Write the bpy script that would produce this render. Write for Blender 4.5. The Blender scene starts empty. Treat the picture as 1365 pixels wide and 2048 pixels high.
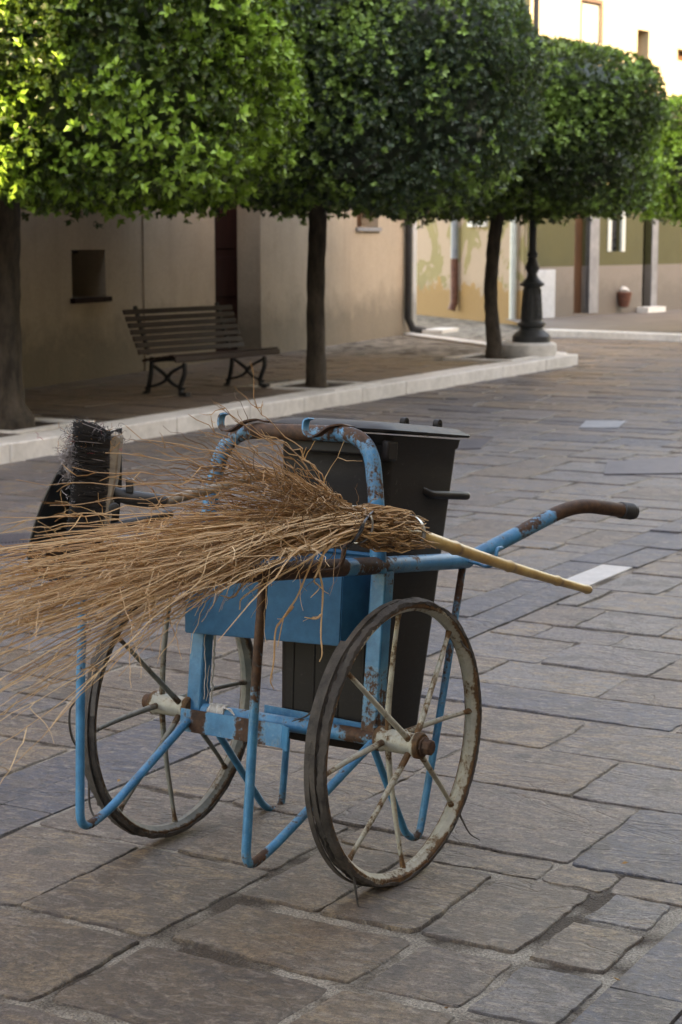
import bpy, math, random
import numpy as np
from mathutils import Vector, Matrix, noise
random.seed(7); rng = np.random.default_rng(11)
C = bpy.context.scene.collection
S = bpy.context.scene
R = math.radians
# ------------------------------------------------------------------ camera
H = 1.5; F = 3700.0; TILT = math.atan(548 / F)
cam = bpy.data.cameras.new('camera'); co = bpy.data.objects.new('camera', cam); C.objects.link(co)
cam.sensor_fit = 'VERTICAL'; cam.sensor_height = 36; cam.sensor_width = 24; cam.lens = F / 2048 * 36
cam.clip_start = .1; cam.clip_end = 500
co.location = (0, 0, H); co.rotation_euler = (math.pi / 2 - TILT, 0, 0)
cam.dof.use_dof = True; cam.dof.focus_distance = 4.05; cam.dof.aperture_fstop = 8.5
S.camera = co
# ------------------------------------------------------------------ world, sun, exposure
W = bpy.data.worlds.new('World'); S.world = W; W.use_nodes = True
SUN = Vector((-.8, .6, -.466)).normalized()          # direction the light travels
wn = W.node_tree.nodes; wl = W.node_tree.links
sky = wn.new('ShaderNodeTexSky'); sky.sky_type = 'NISHITA'; sky.sun_disc = False
sky.sun_elevation = math.asin(-SUN.z); sky.sun_rotation = math.atan2(-SUN.x, -SUN.y) % (2 * math.pi)
wl.new(sky.outputs[0], wn['Background'].inputs[0]); wn['Background'].inputs[1].default_value = .15
sd = bpy.data.lights.new('sun', 'SUN'); sd.energy = 2.; sd.angle = R(.5); sd.color = (1, .90, .74)
so = bpy.data.objects.new('sun', sd); C.objects.link(so); so.rotation_euler = SUN.to_track_quat('-Z', 'Y').to_euler()
S.view_settings.view_transform = 'Standard'; S.view_settings.look = 'None'; S.view_settings.gamma = 1
S.view_settings.exposure = 3.45
S.view_settings.use_white_balance = True; S.view_settings.white_balance_temperature = 10800; S.view_settings.white_balance_tint = 18
S.render.engine = 'CYCLES'; S.cycles.max_bounces = 8

# ------------------------------------------------------------------ geometry of the place
V3 = lambda *a: np.array(a, float)
def ray(x, y):
    cx = (x - 682.5) / F; cy = -(y - 1024) / F
    return V3(cx, math.cos(TILT) + cy * math.sin(TILT), -math.sin(TILT) + cy * math.cos(TILT))
CAM = V3(0, 0, H)
def G(x, y, z=0.): r = ray(x, y); return CAM + r * (z - H) / r[2]
def PY(x, y, Y): r = ray(x, y); return CAM + r * Y / r[1]
K = V3(math.sin(R(30)), math.cos(R(30)), 0); B = V3(K[1], -K[0], 0)     # along the kerb, to its right
phi = R(31.3); cv = V3(math.sin(phi), math.cos(phi), 0); cu = V3(-cv[1], cv[0], 0)
NH = V3(.138, 4.19, .335)                             # near hub
ta = R(7.2)
A = cv * math.cos(ta) + V3(0, 0, -math.sin(ta)); U = cv * math.sin(ta) + V3(0, 0, math.cos(ta))
def LP(c, a, h): return NH + cu * c + A * a + U * h   # cart space: across, along, up
def onp(x, y, c):                                      # pixel to a point on a lengthwise plane of the cart
    r = ray(x, y); s = (c - (CAM - NH) @ cu) / (r @ cu); p = CAM + r * s - NH
    return c, p @ A, p @ U
# ------------------------------------------------------------------ mesh helpers
class MB:
    def __init__(s): s.v = []; s.f = []; s.a = []
    def add(s, vs, fs, at=0.):
        o = len(s.v); s.v += [tuple(map(float, p)) for p in vs]; s.f += [tuple(o + i for i in f) for f in fs]
        s.a += list(at) if hasattr(at, '__len__') else [at] * len(vs)
        return s
    def tube(s, pts, r, n=12, at=0., cap=True, jit=0.):
        P = [V3(*p) for p in pts]; m = len(P)
        rr = r if hasattr(r, '__len__') else [r] * m
        aa = at if hasattr(at, '__len__') else [at] * m
        T = [P[min(i + 1, m - 1)] - P[max(i - 1, 0)] for i in range(m)]; T = [t / (np.linalg.norm(t) + 1e-12) for t in T]
        ref = V3(0, 0, 1) if abs(T[0][2]) < .9 else V3(1, 0, 0)
        x = np.cross(ref, T[0]); x /= np.linalg.norm(x); vs = []; fs = []; at2 = []
        for i in range(m):
            x = x - T[i] * (x @ T[i]); x /= np.linalg.norm(x) + 1e-12; y = np.cross(T[i], x)
            for k in range(n):
                t = 2 * math.pi * k / n; q = rr[i] * (1 + (random.uniform(-jit, jit) if jit else 0))
                vs.append(P[i] + (x * math.cos(t) + y * math.sin(t)) * q); at2.append(aa[i])
        for i in range(m - 1):
            for k in range(n):
                k2 = (k + 1) % n; fs.append((i * n + k, i * n + k2, (i + 1) * n + k2, (i + 1) * n + k))
        if cap: fs.append(tuple(range(n))[::-1]); fs.append(tuple((m - 1) * n + k for k in range(n)))
        return s.add(vs, fs, at2)
    def prism(s, poly, d, at=0.):
        n = len(poly); P = [V3(*p) for p in poly]; Q = [p + V3(*d) for p in P]
        fs = [tuple(range(n))[::-1], tuple(range(n, 2 * n))] + [(i, (i + 1) % n, n + (i + 1) % n, n + i) for i in range(n)]
        return s.add(P + Q, fs, at)
    def box(s, o, x, y, z, at=0.):
        o, x, y, z = V3(*o), V3(*x), V3(*y), V3(*z); return s.prism([o, o + x, o + x + y, o + y], z, at)
    def ribbon(s, pts, w, th, at=0., nrm=None):        # flat strap: width vector w, thickness th
        P = [V3(*p) for p in pts]; w = V3(*w); m = len(P); vs = []
        for i in range(m):
            t = P[min(i + 1, m - 1)] - P[max(i - 1, 0)]; nn = np.cross(t, w); nn /= np.linalg.norm(nn) + 1e-12
            for a, b in ((-.5, -.5), (.5, -.5), (.5, .5), (-.5, .5)): vs.append(P[i] + w * a + nn * th * b)
        fs = [(3, 2, 1, 0), tuple(4 * (m - 1) + k for k in range(4))]
        for i in range(m - 1):
            for k in range(4): fs.append((4 * i + k, 4 * i + (k + 1) % 4, 4 * i + 4 + (k + 1) % 4, 4 * i + 4 + k))
        return s.add(vs, fs, at)
    def lathe(s, prof, o, ax=(0, 0, 1), n=28, at=0., cap=True):
        o = V3(*o); ax = V3(*ax); ax /= np.linalg.norm(ax)
        x = np.cross(ax, V3(1, 0, 0) if abs(ax[0]) < .9 else V3(0, 1, 0)); x /= np.linalg.norm(x); y = np.cross(ax, x)
        vs = [o + ax * h + (x * math.cos(2 * math.pi * k / n) + y * math.sin(2 * math.pi * k / n)) * r for r, h in prof for k in range(n)]
        m = len(prof); fs = [(i * n + k, i * n + (k + 1) % n, (i + 1) * n + (k + 1) % n, (i + 1) * n + k) for i in range(m - 1) for k in range(n)]
        if cap: fs.append(tuple(range(n))[::-1]); fs.append(tuple((m - 1) * n + k for k in range(n)))
        return s.add(vs, fs, at)
def finish(me, mat, smooth=35, attr=None):
    me.materials.append(mat)
    me.shade_smooth()
    if smooth is not None: me.set_sharp_from_angle(angle=R(smooth))
def obj(name, mb, mat, parent=None, smooth=35, bevel=0, label=None):
    me = bpy.data.meshes.new(name)
    vs = mb.v
    root = parent
    while root is not None and root.parent is not None: root = root.parent
    if root is not None and root.type == 'EMPTY':
        inv = np.array(root.matrix_basis.inverted()); arr = np.array(vs) @ inv[:3, :3].T + inv[:3, 3]; vs = [tuple(p) for p in arr]
    me.from_pydata(vs, [], mb.f); me.validate()
    at = me.attributes.new('wear', 'FLOAT', 'POINT'); at.data.foreach_set('value', np.array(mb.a, dtype=np.float32)[:len(me.vertices)])
    finish(me, mat, smooth)
    o = bpy.data.objects.new(name, me); C.objects.link(o); o.parent = parent
    if bevel:
        b = o.modifiers.new('bevel', 'BEVEL'); b.width = bevel; b.segments = 2; b.limit_method = 'ANGLE'; b.angle_limit = R(40)
    if label: o['label'] = label
    return o
def tag(o, label=None, cat=None, group=None, kind=None):
    if label: o['label'] = label
    if cat: o['category'] = cat
    if group: o['group'] = group
    if kind: o['kind'] = kind
    return o
def thing(name, loc, label, cat, group=None, rot=None):
    o = bpy.data.objects.new(name, None); C.objects.link(o); o.empty_display_size = .1
    o.location = tuple(loc)
    if rot is not None: o.rotation_euler = rot
    bpy.context.view_layer.update()
    return tag(o, label, cat, group)
def curve(pts, n=8):                                   # Catmull-Rom
    P = [V3(*p) for p in pts]; P = [2 * P[0] - P[1]] + P + [2 * P[-1] - P[-2]]; out = []
    for i in range(1, len(P) - 2):
        for k in range(n):
            t = k / n; a, b, c, d = P[i - 1:i + 3]
            out.append(.5 * ((2 * b) + (c - a) * t + (2 * a - 5 * b + 4 * c - d) * t * t + (3 * b - a - 3 * c + d) * t ** 3))
    return out + [P[-2]]
def fillet(pts, r, n=7):                               # polyline with rounded corners
    P = [V3(*p) for p in pts]; out = [P[0]]
    for i in range(1, len(P) - 1):
        a, b, c = P[i - 1:i + 2]; d1 = (a - b); d2 = (c - b); l1, l2 = np.linalg.norm(d1), np.linalg.norm(d2)
        q = min(r, l1 * .48, l2 * .48); s, e = b + d1 / l1 * q, b + d2 / l2 * q
        for k in range(n + 1): t = k / n; out.append(s * (1 - t) ** 2 + b * 2 * t * (1 - t) + e * t * t)
    out.append(P[-1]); return out
def dense(pts, step=.02):
    out = []
    for a, b in zip(pts[:-1], pts[1:]):
        a, b = V3(*a), V3(*b); n = max(1, int(np.linalg.norm(b - a) / step))
        out += [a + (b - a) * k / n for k in range(n)]
    return out + [V3(*pts[-1])]

# ------------------------------------------------------------------ materials
class NM:
    def __init__(s, name):
        s.m = bpy.data.materials.new(name); s.m.use_nodes = True; s.t = s.m.node_tree; s.n = s.t.nodes; s.l = s.t.links
        s.b = s.n['Principled BSDF']
    def new(s, ty, **kw):
        n = s.n.new(ty)
        for k, v in kw.items():
            if k.startswith('i_'):
                key = k[2:]; key = int(key) if key.isdigit() else key
                if hasattr(v, 'is_output') or hasattr(v, 'links') and not isinstance(v, (tuple, list)): s.l.new(v, n.inputs[key])
                else: n.inputs[key].default_value = v
            else: setattr(n, k, v)
        return n
    def set(s, key, v):
        if hasattr(v, 'links'): s.l.new(v, s.b.inputs[key])
        else: s.b.inputs[key].default_value = v
    def co(s, out='Object'): return s.new('ShaderNodeTexCoord').outputs[out]
    def pos(s): return s.new('ShaderNodeNewGeometry').outputs['Position']
    def map(s, vec, sc=(1, 1, 1), rot=(0, 0, 0)):
        return s.new('ShaderNodeMapping', i_Vector=vec, i_Scale=sc, i_Rotation=rot).outputs[0]
    def noise(s, vec, scale, detail=6, rough=.6, dist=0.):
        return s.new('ShaderNodeTexNoise', i_Vector=vec, i_Scale=scale, i_Detail=detail, i_Roughness=rough, i_Distortion=dist).outputs['Fac']
    def ramp(s, fac, stops, interp='LINEAR'):
        r = s.new('ShaderNodeValToRGB', i_Fac=fac); e = r.color_ramp.elements; r.color_ramp.interpolation = interp
        while len(e) < len(stops): e.new(.5)
        for q, (p, c) in zip(e, stops): q.position = p; q.color = (*c, 1) if hasattr(c, '__len__') else (c, c, c, 1)
        return r.outputs[0]
    def mix(s, f, a, b, mode='MIX'):
        n = s.new('ShaderNodeMix', data_type='RGBA', blend_type=mode); 
        for i, v in ((0, f), (6, a), (7, b)):
            if hasattr(v, 'links'): s.l.new(v, n.inputs[i])
            else: n.inputs[i].default_value = v if i == 0 else (*v, 1)
        return n.outputs[2]
    def math(s, op, a, b=0., c=0., clamp=False):
        n = s.new('ShaderNodeMath', operation=op, use_clamp=clamp)
        for i, v in enumerate((a, b, c)):
            if hasattr(v, 'links'): s.l.new(v, n.inputs[i])
            else: n.inputs[i].default_value = v
        return n.outputs[0]
    def attr(s, name, out='Fac'): return s.new('ShaderNodeAttribute', attribute_name=name).outputs[out]
    def bump(s, h, strength=.5, dist=.002, normal=None):
        n = s.new('ShaderNodeBump', i_Height=h, i_Strength=strength, i_Distance=dist)
        if normal is not None: s.l.new(normal, n.inputs['Normal'])
        s.l.new(n.outputs[0], s.b.inputs['Normal']); return n.outputs[0]

def painted(name, paint, paint2, worn, rust, rust2, bias, rough=.5, sc=1., topw=.25, spec=.35):
    m = NM(name); m.set('Specular IOR Level', spec); p = m.pos()
    big = m.noise(p, 14 * sc, 5, .65); fine = m.noise(p, 90 * sc, 8, .7); drip = m.noise(m.map(p, (60, 60, 7)), 1.3, 5, .6)
    nz = m.new('ShaderNodeSeparateXYZ', i_0=m.new('ShaderNodeNewGeometry').outputs['Normal']).outputs[2]
    k = m.math('ADD', m.math('MULTIPLY', big, .42), m.math('ADD', m.math('MULTIPLY', fine, .46), m.math('MULTIPLY', drip, .25)))
    k = m.math('ADD', k, m.math('MULTIPLY', m.attr('wear'), .42))
    k = m.math('ADD', k, m.math('MULTIPLY', m.math('MAXIMUM', nz, 0.), topw * .35))
    k = m.math('ADD', k, bias - .12)
    rm = m.ramp(k, [(.585, 0.), (.655, 1.)]); halo = m.ramp(k, [(.53, 0.), (.62, 1.)])
    base = m.mix(m.ramp(m.noise(p, 22, 4), [(.35, 0.), (.7, 1.)]), paint, paint2)
    base = m.mix(m.math('MULTIPLY', halo, .55), base, worn)
    rc = m.mix(m.ramp(m.noise(p, 55, 6, .7), [(.35, 0.), (.65, 1.)]), rust, rust2)
    col = m.mix(rm, base, rc)
    dirt = m.ramp(m.noise(p, 30, 8, .75), [(.3, .62), (.62, 1.)]); col = m.mix(.8, col, dirt, 'MULTIPLY')
    m.set('Base Color', col); m.set('Roughness', m.math('MULTIPLY_ADD', rm, .3, rough))
    m.bump(m.math('ADD', m.math('MULTIPLY', fine, .5), m.math('MULTIPLY', rm, -.5)), .5, .0012)
    return m.m
RUST = (.10, .045, .022); RUST2 = (.035, .018, .012)
BL = (.012, .15, .285); BL2 = (.035, .23, .40)
M = {}
M['blue'] = painted('blue_paint', BL, BL2, (.16, .30, .38), RUST, RUST2, .0, .42)
M['blue_box'] = painted('blue_sheet_paint', (.005, .080, .160), (.008, .10, .19), (.03, .10, .18), RUST, (.10, .03, .012), -.13, .5, spec=.2)
M['cream'] = painted('cream_rusted_paint', (.34, .33, .28), (.40, .38, .31), (.24, .17, .09), (.16, .075, .028), (.06, .035, .02), .0, .5, 1., .15)
M['bluegrey'] = painted('old_grey_paint', (.13, .14, .125), (.22, .20, .165), (.16, .12, .075), (.12, .06, .025), (.04, .027, .018), -.02, .55, 1., .1)
M['rust'] = painted('rusted_steel', (.06, .032, .022), (.09, .045, .028), (.1, .06, .04), RUST, RUST2, .2, .45)

def plain(name, c1, c2, sc, rough=.6, bumps=.4, bd=.002, metal=0, stretch=(1, 1, 1), spec=.5, detail=7):
    m = NM(name); p = m.map(m.pos(), stretch); n = m.noise(p, sc, detail, .65); n2 = m.noise(p, sc * 7, 5, .6)
    col = m.mix(m.ramp(n, [(.32, 0.), (.68, 1.)]), c1, c2); col = m.mix(.6, col, m.ramp(n2, [(.25, .6), (.7, 1.)]), 'MULTIPLY')
    m.set('Base Color', col); m.set('Roughness', m.math('MULTIPLY_ADD', n2, .25, rough - .12)); m.set('Metallic', metal); m.set('Specular IOR Level', spec)
    m.bump(m.math('ADD', n, m.math('MULTIPLY', n2, .4)), bumps, bd); return m.m
M['tyre'] = plain('perished_rubber', (.022, .018, .016), (.085, .070, .060), 25, .8, 1., .004, stretch=(1, 1, 1))
M['grip'] = plain('black_rubber', (.012, .011, .011), (.03, .028, .027), 40, .5)
M['plastic'] = plain('black_dustpan_plastic', (.012, .012, .013), (.03, .03, .032), 12, .4, .2)
M['wood'] = plain('weathered_wood', (.16, .12, .085), (.30, .235, .17), 30, .8, .6, .002, stretch=(.3, .3, 1))
M['bristle'] = plain('black_bristles', (.01, .01, .011), (.03, .028, .028), 80, .5)
M['slat'] = plain('brown_painted_slats', (.024, .010, .008), (.042, .021, .017), 8, .5, .3)
M['iron'] = plain('dark_cast_iron', (.012, .014, .017), (.03, .033, .037), 12, .45, .5, .003, 0.)
M['lampiron'] = plain('grey_green_lamp_iron', (.030, .035, .038), (.055, .06, .062), 10, .5, .4, .004)
M['bark'] = plain('tree_bark', (.03, .024, .018), (.115, .09, .068), 14, .9, 1., .02, stretch=(1, 1, .35))
M['limestone'] = plain('white_kerb_limestone', (.60, .58, .54), (.82, .80, .76), 2.2, .7, .6, .006)
M['marble'] = plain('pale_marble_slab', (.36, .34, .32), (.48, .455, .43), 9, .55, .2)
M['soil'] = plain('tree_pit_soil', (.02, .013, .009), (.07, .045, .03), 12, .95, 1., .02)
M['door'] = plain('dark_red_wood_door', (.014, .004, .003), (.03, .009, .006), 5, .8, .4, stretch=(4, 4, .5), spec=.1)
M['brown'] = plain('brown_wood_door', (.05, .022, .010), (.10, .045, .02), 3, .5, .4, stretch=(4, 4, .5))
M['dark'] = plain('dark_interior', (.002, .002, .002), (.005, .004, .004), 5, .9, spec=.0)
M['glass'] = plain('window_glass', (.02, .025, .03), (.05, .055, .06), 2, .12, .05)
M['pipe'] = plain('grey_blue_downpipe', (.22, .25, .29), (.32, .35, .38), 6, .5)
M['pipewhite'] = plain('white_downpipe', (.5, .55, .52), (.62, .66, .62), 6, .5)
M['pipedark'] = plain('dark_downpipe', (.012, .012, .013), (.03, .03, .03), 6, .5)
M['pipered'] = plain('rusty_iron_downpipe', (.10, .035, .025), (.2, .08, .05), 16, .6)
M['greywall'] = plain('grey_render', (.2, .2, .21), (.3, .3, .3), 4, .8)
M['white'] = plain('white_panel', (.42, .45, .5), (.52, .55, .58), 3, .5)
M['farpave'] = plain('far_pavement', (.12, .10, .09), (.2, .17, .15), 2, .7)
M['brass'] = plain('brass_knob', (.5, .33, .1), (.6, .4, .15), 10, .3, .1, metal=1)
M['zinc'] = plain('galvanised_band', (.25, .25, .25), (.45, .44, .43), 40, .35, .3, metal=.9)
M['rag'] = plain('dirty_white_cloth', (.42, .37, .31), (.66, .62, .56), 60, .9, .8, .003)
M['leaflitter'] = plain('dry_leaf', (.28, .12, .04), (.42, .24, .08), 60, .7)
M['cast'] = plain('cast_manhole', (.06, .055, .065), (.10, .09, .10), 8, .5, .6)

def mat_bin():
    m = NM('dark_bin_plastic'); p = m.pos(); n = m.noise(p, 5, 5); sc = m.noise(m.map(p, (9, 9, 40)), 3, 8, .75, .8); f = m.noise(p, 160, 4)
    col = m.mix(m.ramp(n, [(.3, 0.), (.7, 1.)]), (.010, .008, .0078), (.016, .013, .012))
    scr = m.ramp(m.noise(m.map(p, (1, 1, 1), (.3, .5, .2)), 35, 9, .8, 2.), [(.60, 0.), (.68, 1.)])
    gate = m.ramp(n, [(.42, 0.), (.6, 1.)])
    col = m.mix(m.math('MULTIPLY', m.math('MULTIPLY', scr, gate), .55), col, (.13, .12, .115))
    col = m.mix(m.math('MULTIPLY', m.ramp(sc, [(.55, 0.), (.8, 1.)]), .3), col, (.08, .07, .062))
    m.set('Base Color', col); m.set('Roughness', m.math('MULTIPLY_ADD', sc, .3, .38)); m.set('Specular IOR Level', .2); m.bump(m.math('ADD', f, scr), .25, .0006); return m.m
M['bin'] = mat_bin()
def mat_bamboo():
    m = NM('bamboo'); p = m.pos(); s = m.noise(m.map(m.co(), (1, 1, 1)), 18, 5); f = m.noise(p, 150, 6, .7)
    col = m.mix(m.ramp(s, [(.35, 0.), (.65, 1.)]), (.52, .34, .13), (.40, .235, .08)); col = m.mix(m.attr('wear'), col, (.17, .09, .035))
    col = m.mix(.5, col, m.ramp(f, [(.3, .7), (.6, 1.)]), 'MULTIPLY')
    m.set('Base Color', col); m.set('Roughness', .38); m.bump(f, .2, .0008); return m.m
M['bamboo'] = mat_bamboo()
def mat_twig():
    m = NM('dry_twigs'); w = m.attr('wear'); n = m.noise(m.pos(), 120, 4)
    col = m.ramp(w, [(0., (.14, .080, .040)), (.35, (.32, .175, .08)), (.7, (.52, .30, .14)), (1., (.68, .46, .26))])
    col = m.mix(.5, col, m.ramp(n, [(.3, .6), (.65, 1.)]), 'MULTIPLY'); m.set('Base Color', col); m.set('Roughness', .7); return m.m
M['twig'] = mat_twig()
def mat_fibre():
    m = NM('fibres_caught_in_brush'); col = m.ramp(m.attr('wear'), [(0., (.012, .011, .012)), (.5, (.02, .018, .02)), (.62, (.25, .22, .22)), (.78, (.35, .03, .05)), (.88, (.45, .2, .05)), (1., (.12, .1, .25))], 'CONSTANT')
    m.set('Base Color', col); m.set('Roughness', .6); return m.m
M['fibre'] = mat_fibre()
def mat_leaf(name, old, old2, new):
    m = NM(name); w = m.attr('wear')
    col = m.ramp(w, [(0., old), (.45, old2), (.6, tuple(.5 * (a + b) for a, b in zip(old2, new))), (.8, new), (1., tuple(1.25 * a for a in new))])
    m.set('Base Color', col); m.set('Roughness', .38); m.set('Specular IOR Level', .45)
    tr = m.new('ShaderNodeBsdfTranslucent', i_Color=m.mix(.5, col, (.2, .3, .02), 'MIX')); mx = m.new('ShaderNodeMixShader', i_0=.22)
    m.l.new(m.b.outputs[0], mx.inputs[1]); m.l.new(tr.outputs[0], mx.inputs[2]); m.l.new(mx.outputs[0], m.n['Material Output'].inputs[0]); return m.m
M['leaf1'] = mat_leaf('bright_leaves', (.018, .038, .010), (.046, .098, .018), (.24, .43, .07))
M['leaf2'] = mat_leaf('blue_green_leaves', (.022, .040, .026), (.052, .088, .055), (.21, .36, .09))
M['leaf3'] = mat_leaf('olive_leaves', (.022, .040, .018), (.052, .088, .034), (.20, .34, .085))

def mat_stone():
    m = NM('paving_stone'); p = m.pos(); t = m.attr('tone'); t2 = m.attr('tone2')
    base = m.ramp(t, [(0., (.165, .112, .078)), (.2, (.098, .070, .056)), (.4, (.150, .110, .090)), (.55, (.125, .095, .086)), (.7, (.132, .124, .138)), (.8, (.150, .142, .150)), (.86, (.178, .162, .160)), (.9, (.068, .076, .108)), (1., (.058, .066, .094))])
    off = m.new('ShaderNodeCombineXYZ', i_0=m.math('MULTIPLY', t, 37.), i_1=m.math('MULTIPLY', t2, 53.)).outputs[0]
    q = m.new('ShaderNodeVectorMath', operation='ADD', i_0=p, i_1=off).outputs[0]
    ang = m.map(q, (1, 1, 1), (0, 0, .5)); st = m.map(ang, (1.2, 4.5, 1))
    st = m.map(ang, (1.0, 2.1, 1))
    cloud = m.noise(q, 4.5, 8, .68, .9); vein = m.noise(st, 4.2, 12, .74, 2.2); grain = m.noise(q, 150, 8, .8); mid = m.noise(st, 16, 10, .75, 1.); speck = m.noise(q, 60, 10, .85)
    col = m.mix(m.math('MULTIPLY', m.math('MULTIPLY', m.ramp(vein, [(.49, 0.), (.56, 1.)]), m.ramp(t, [(.87, 1.), (.9, .25)])), m.math('MULTIPLY_ADD', t2, .8, .2)), base, (.27, .19, .12))
    col = m.mix(m.math('MULTIPLY', m.ramp(cloud, [(.50, 0.), (.58, 1.)]), m.math('MULTIPLY_ADD', t2, -.4, .75)), col, (.058, .050, .052))
    col = m.mix(m.math('MULTIPLY', m.ramp(mid, [(.50, 0.), (.60, 1.)]), .6), col, (.29, .24, .20))
    col = m.mix(m.math('MULTIPLY', m.ramp(speck, [(.43, 1.), (.5, 0.)]), .75), col, (.042, .033, .030))
    spots = m.new('ShaderNodeTexVoronoi', i_Vector=p, i_Scale=2.1, i_Randomness=1.); sp = m.ramp(m.math('ADD', spots.outputs['Distance'], m.math('MULTIPLY', m.noise(p, 18, 3), .07)), [(.09, 1.), (.105, 0.)])
    col = m.mix(m.math('MULTIPLY', sp, .6), col, (.035, .032, .035))
    col = m.mix(.85, col, m.ramp(grain, [(.36, .35), (.5, .95), (.64, 1.6)]), 'MULTIPLY')
    col = m.mix(m.math('MULTIPLY', m.ramp(m.attr('wear'), [(.2, 0.), (1., 1.)]), .35), col, (.03, .024, .019))
    m.set('Base Color', col); m.set('Roughness', m.math('MULTIPLY_ADD', grain, .35, .30)); m.set('Specular IOR Level', .5)
    led = m.new('ShaderNodeTexNoise', i_Vector=st, i_Scale=2.6, i_Detail=5., i_Roughness=.55, i_Distortion=1.2).outputs['Fac']
    steps = m.math('PINGPONG', m.math('MULTIPLY', led, 5.), 1.)
    stp = m.ramp(steps, [(.0, 0.), (.12, .8), (1., 1.)])
    h = m.math('ADD', m.math('MULTIPLY', mid, 1.4), m.math('ADD', m.math('MULTIPLY', grain, .5), m.math('MULTIPLY', stp, .8)))
    n1 = m.bump(h, 1., .010); return m.m
M['stone'] = mat_stone()
def mat_ground():
    m = NM('mortar_and_dirt'); p = m.pos(); g = m.noise(p, 170, 6, .8); n = m.noise(p, 5, 6); pb = m.new('ShaderNodeTexVoronoi', i_Vector=p, i_Scale=160.).outputs['Distance']
    col = m.mix(m.ramp(n, [(.42, 0.), (.6, 1.)]), (.34, .295, .24), (.07, .05, .035)); col = m.mix(.9, col, m.ramp(g, [(.38, .3), (.62, 1.7)]), 'MULTIPLY')
    m.set('Base Color', col); m.set('Roughness', .9); m.bump(m.math('ADD', g, pb), 1., .008); return m.m
M['ground'] = mat_ground()
def mat_wall(name, top, low, spots, scale=1., patch=None, dado=None, dz=0, soil=.5):
    m = NM(name); p = m.pos(); z = m.new('ShaderNodeSeparateXYZ', i_0=p).outputs[2]
    n = m.noise(p, 1.3 * scale, 7, .65, .3); f = m.noise(p, 28, 7, .7); dr = m.noise(m.map(p, (3, 3, .35)), 1.6, 7, .65)
    col = m.mix(m.ramp(n, [(.35, 0.), (.65, 1.)]), top, tuple(a * .86 for a in top))
    col = m.mix(m.math('MULTIPLY', m.ramp(dr, [(.5, 0.), (.75, 1.)]), .3), col, spots)
    if patch:
        col = m.mix(m.ramp(m.math('ADD', m.noise(p, 1.1, 8, .6, .8), m.math('MULTIPLY', m.math('SUBTRACT', 1.1, z), .05)), [(.47, 0.), (.49, 1.)]), col, patch)
        col = m.mix(m.ramp(m.math('ADD', z, m.math('MULTIPLY', m.noise(p, 1.6, 6), 1.3)), [(.78, 1.), (.80, 0.)]) if False else m.ramp(m.math('MULTIPLY', m.math('ADD', z, m.math('MULTIPLY', m.noise(p, 1.6, 6), 1.3)), .5), [(.60, 1.), (.615, 0.)]), col, low)
    if dado: col = m.mix(m.math('LESS_THAN', z, dz), col, dado)
    damp = m.ramp(m.math('MULTIPLY', m.math('ADD', z, m.math('MULTIPLY', m.noise(p, 2.4, 7, .7), -.9)), 1.), [(.0, 1.), (.35, 0.)])
    col = m.mix(m.math('MULTIPLY', damp, soil), col, (.045, .042, .03))
    col = m.mix(.35, col, m.ramp(f, [(.3, .6), (.6, 1.)]), 'MULTIPLY')
    m.set('Base Color', col); m.set('Roughness', .85); m.bump(m.math('ADD', f, m.math('MULTIPLY', n, 2.)), .5, .01); return m.m
M['wall1'] = mat_wall('beige_render', (.44, .345, .25), (.2, .15, .1), (.22, .165, .12), soil=.5)
M['wall1end'] = mat_wall('pale_render_edge', (.50, .50, .48), (.2, .15, .1), (.35, .33, .3))
M['wall2'] = mat_wall('peeling_yellow_render', (.25, .20, .085), (.33, .18, .06), (.3, .22, .1), patch=(.36, .26, .19), soil=.25)
M['wall3'] = mat_wall('olive_render', (.085, .078, .026), (.2, .15, .1), (.05, .045, .02), dado=(.20, .17, .145), dz=1.0, soil=.3)
M['wall3r'] = mat_wall('ochre_render', (.20, .14, .045), (.2, .15, .1), (.1, .09, .04), dado=(.28, .21, .16), dz=1.3, soil=.3)
M['cream_wall'] = mat_wall('cream_upper_render', (.36, .305, .21), (.6, .5, .4), (.26, .21, .13), soil=0.)
M['plainwall'] = mat_wall('tan_street_render', (.38, .31, .23), (.2, .15, .1), (.3, .25, .18))
M['roof'] = plain('terracotta_tiles', (.22, .10, .06), (.32, .16, .09), 5, .85, 1., .02)

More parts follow.
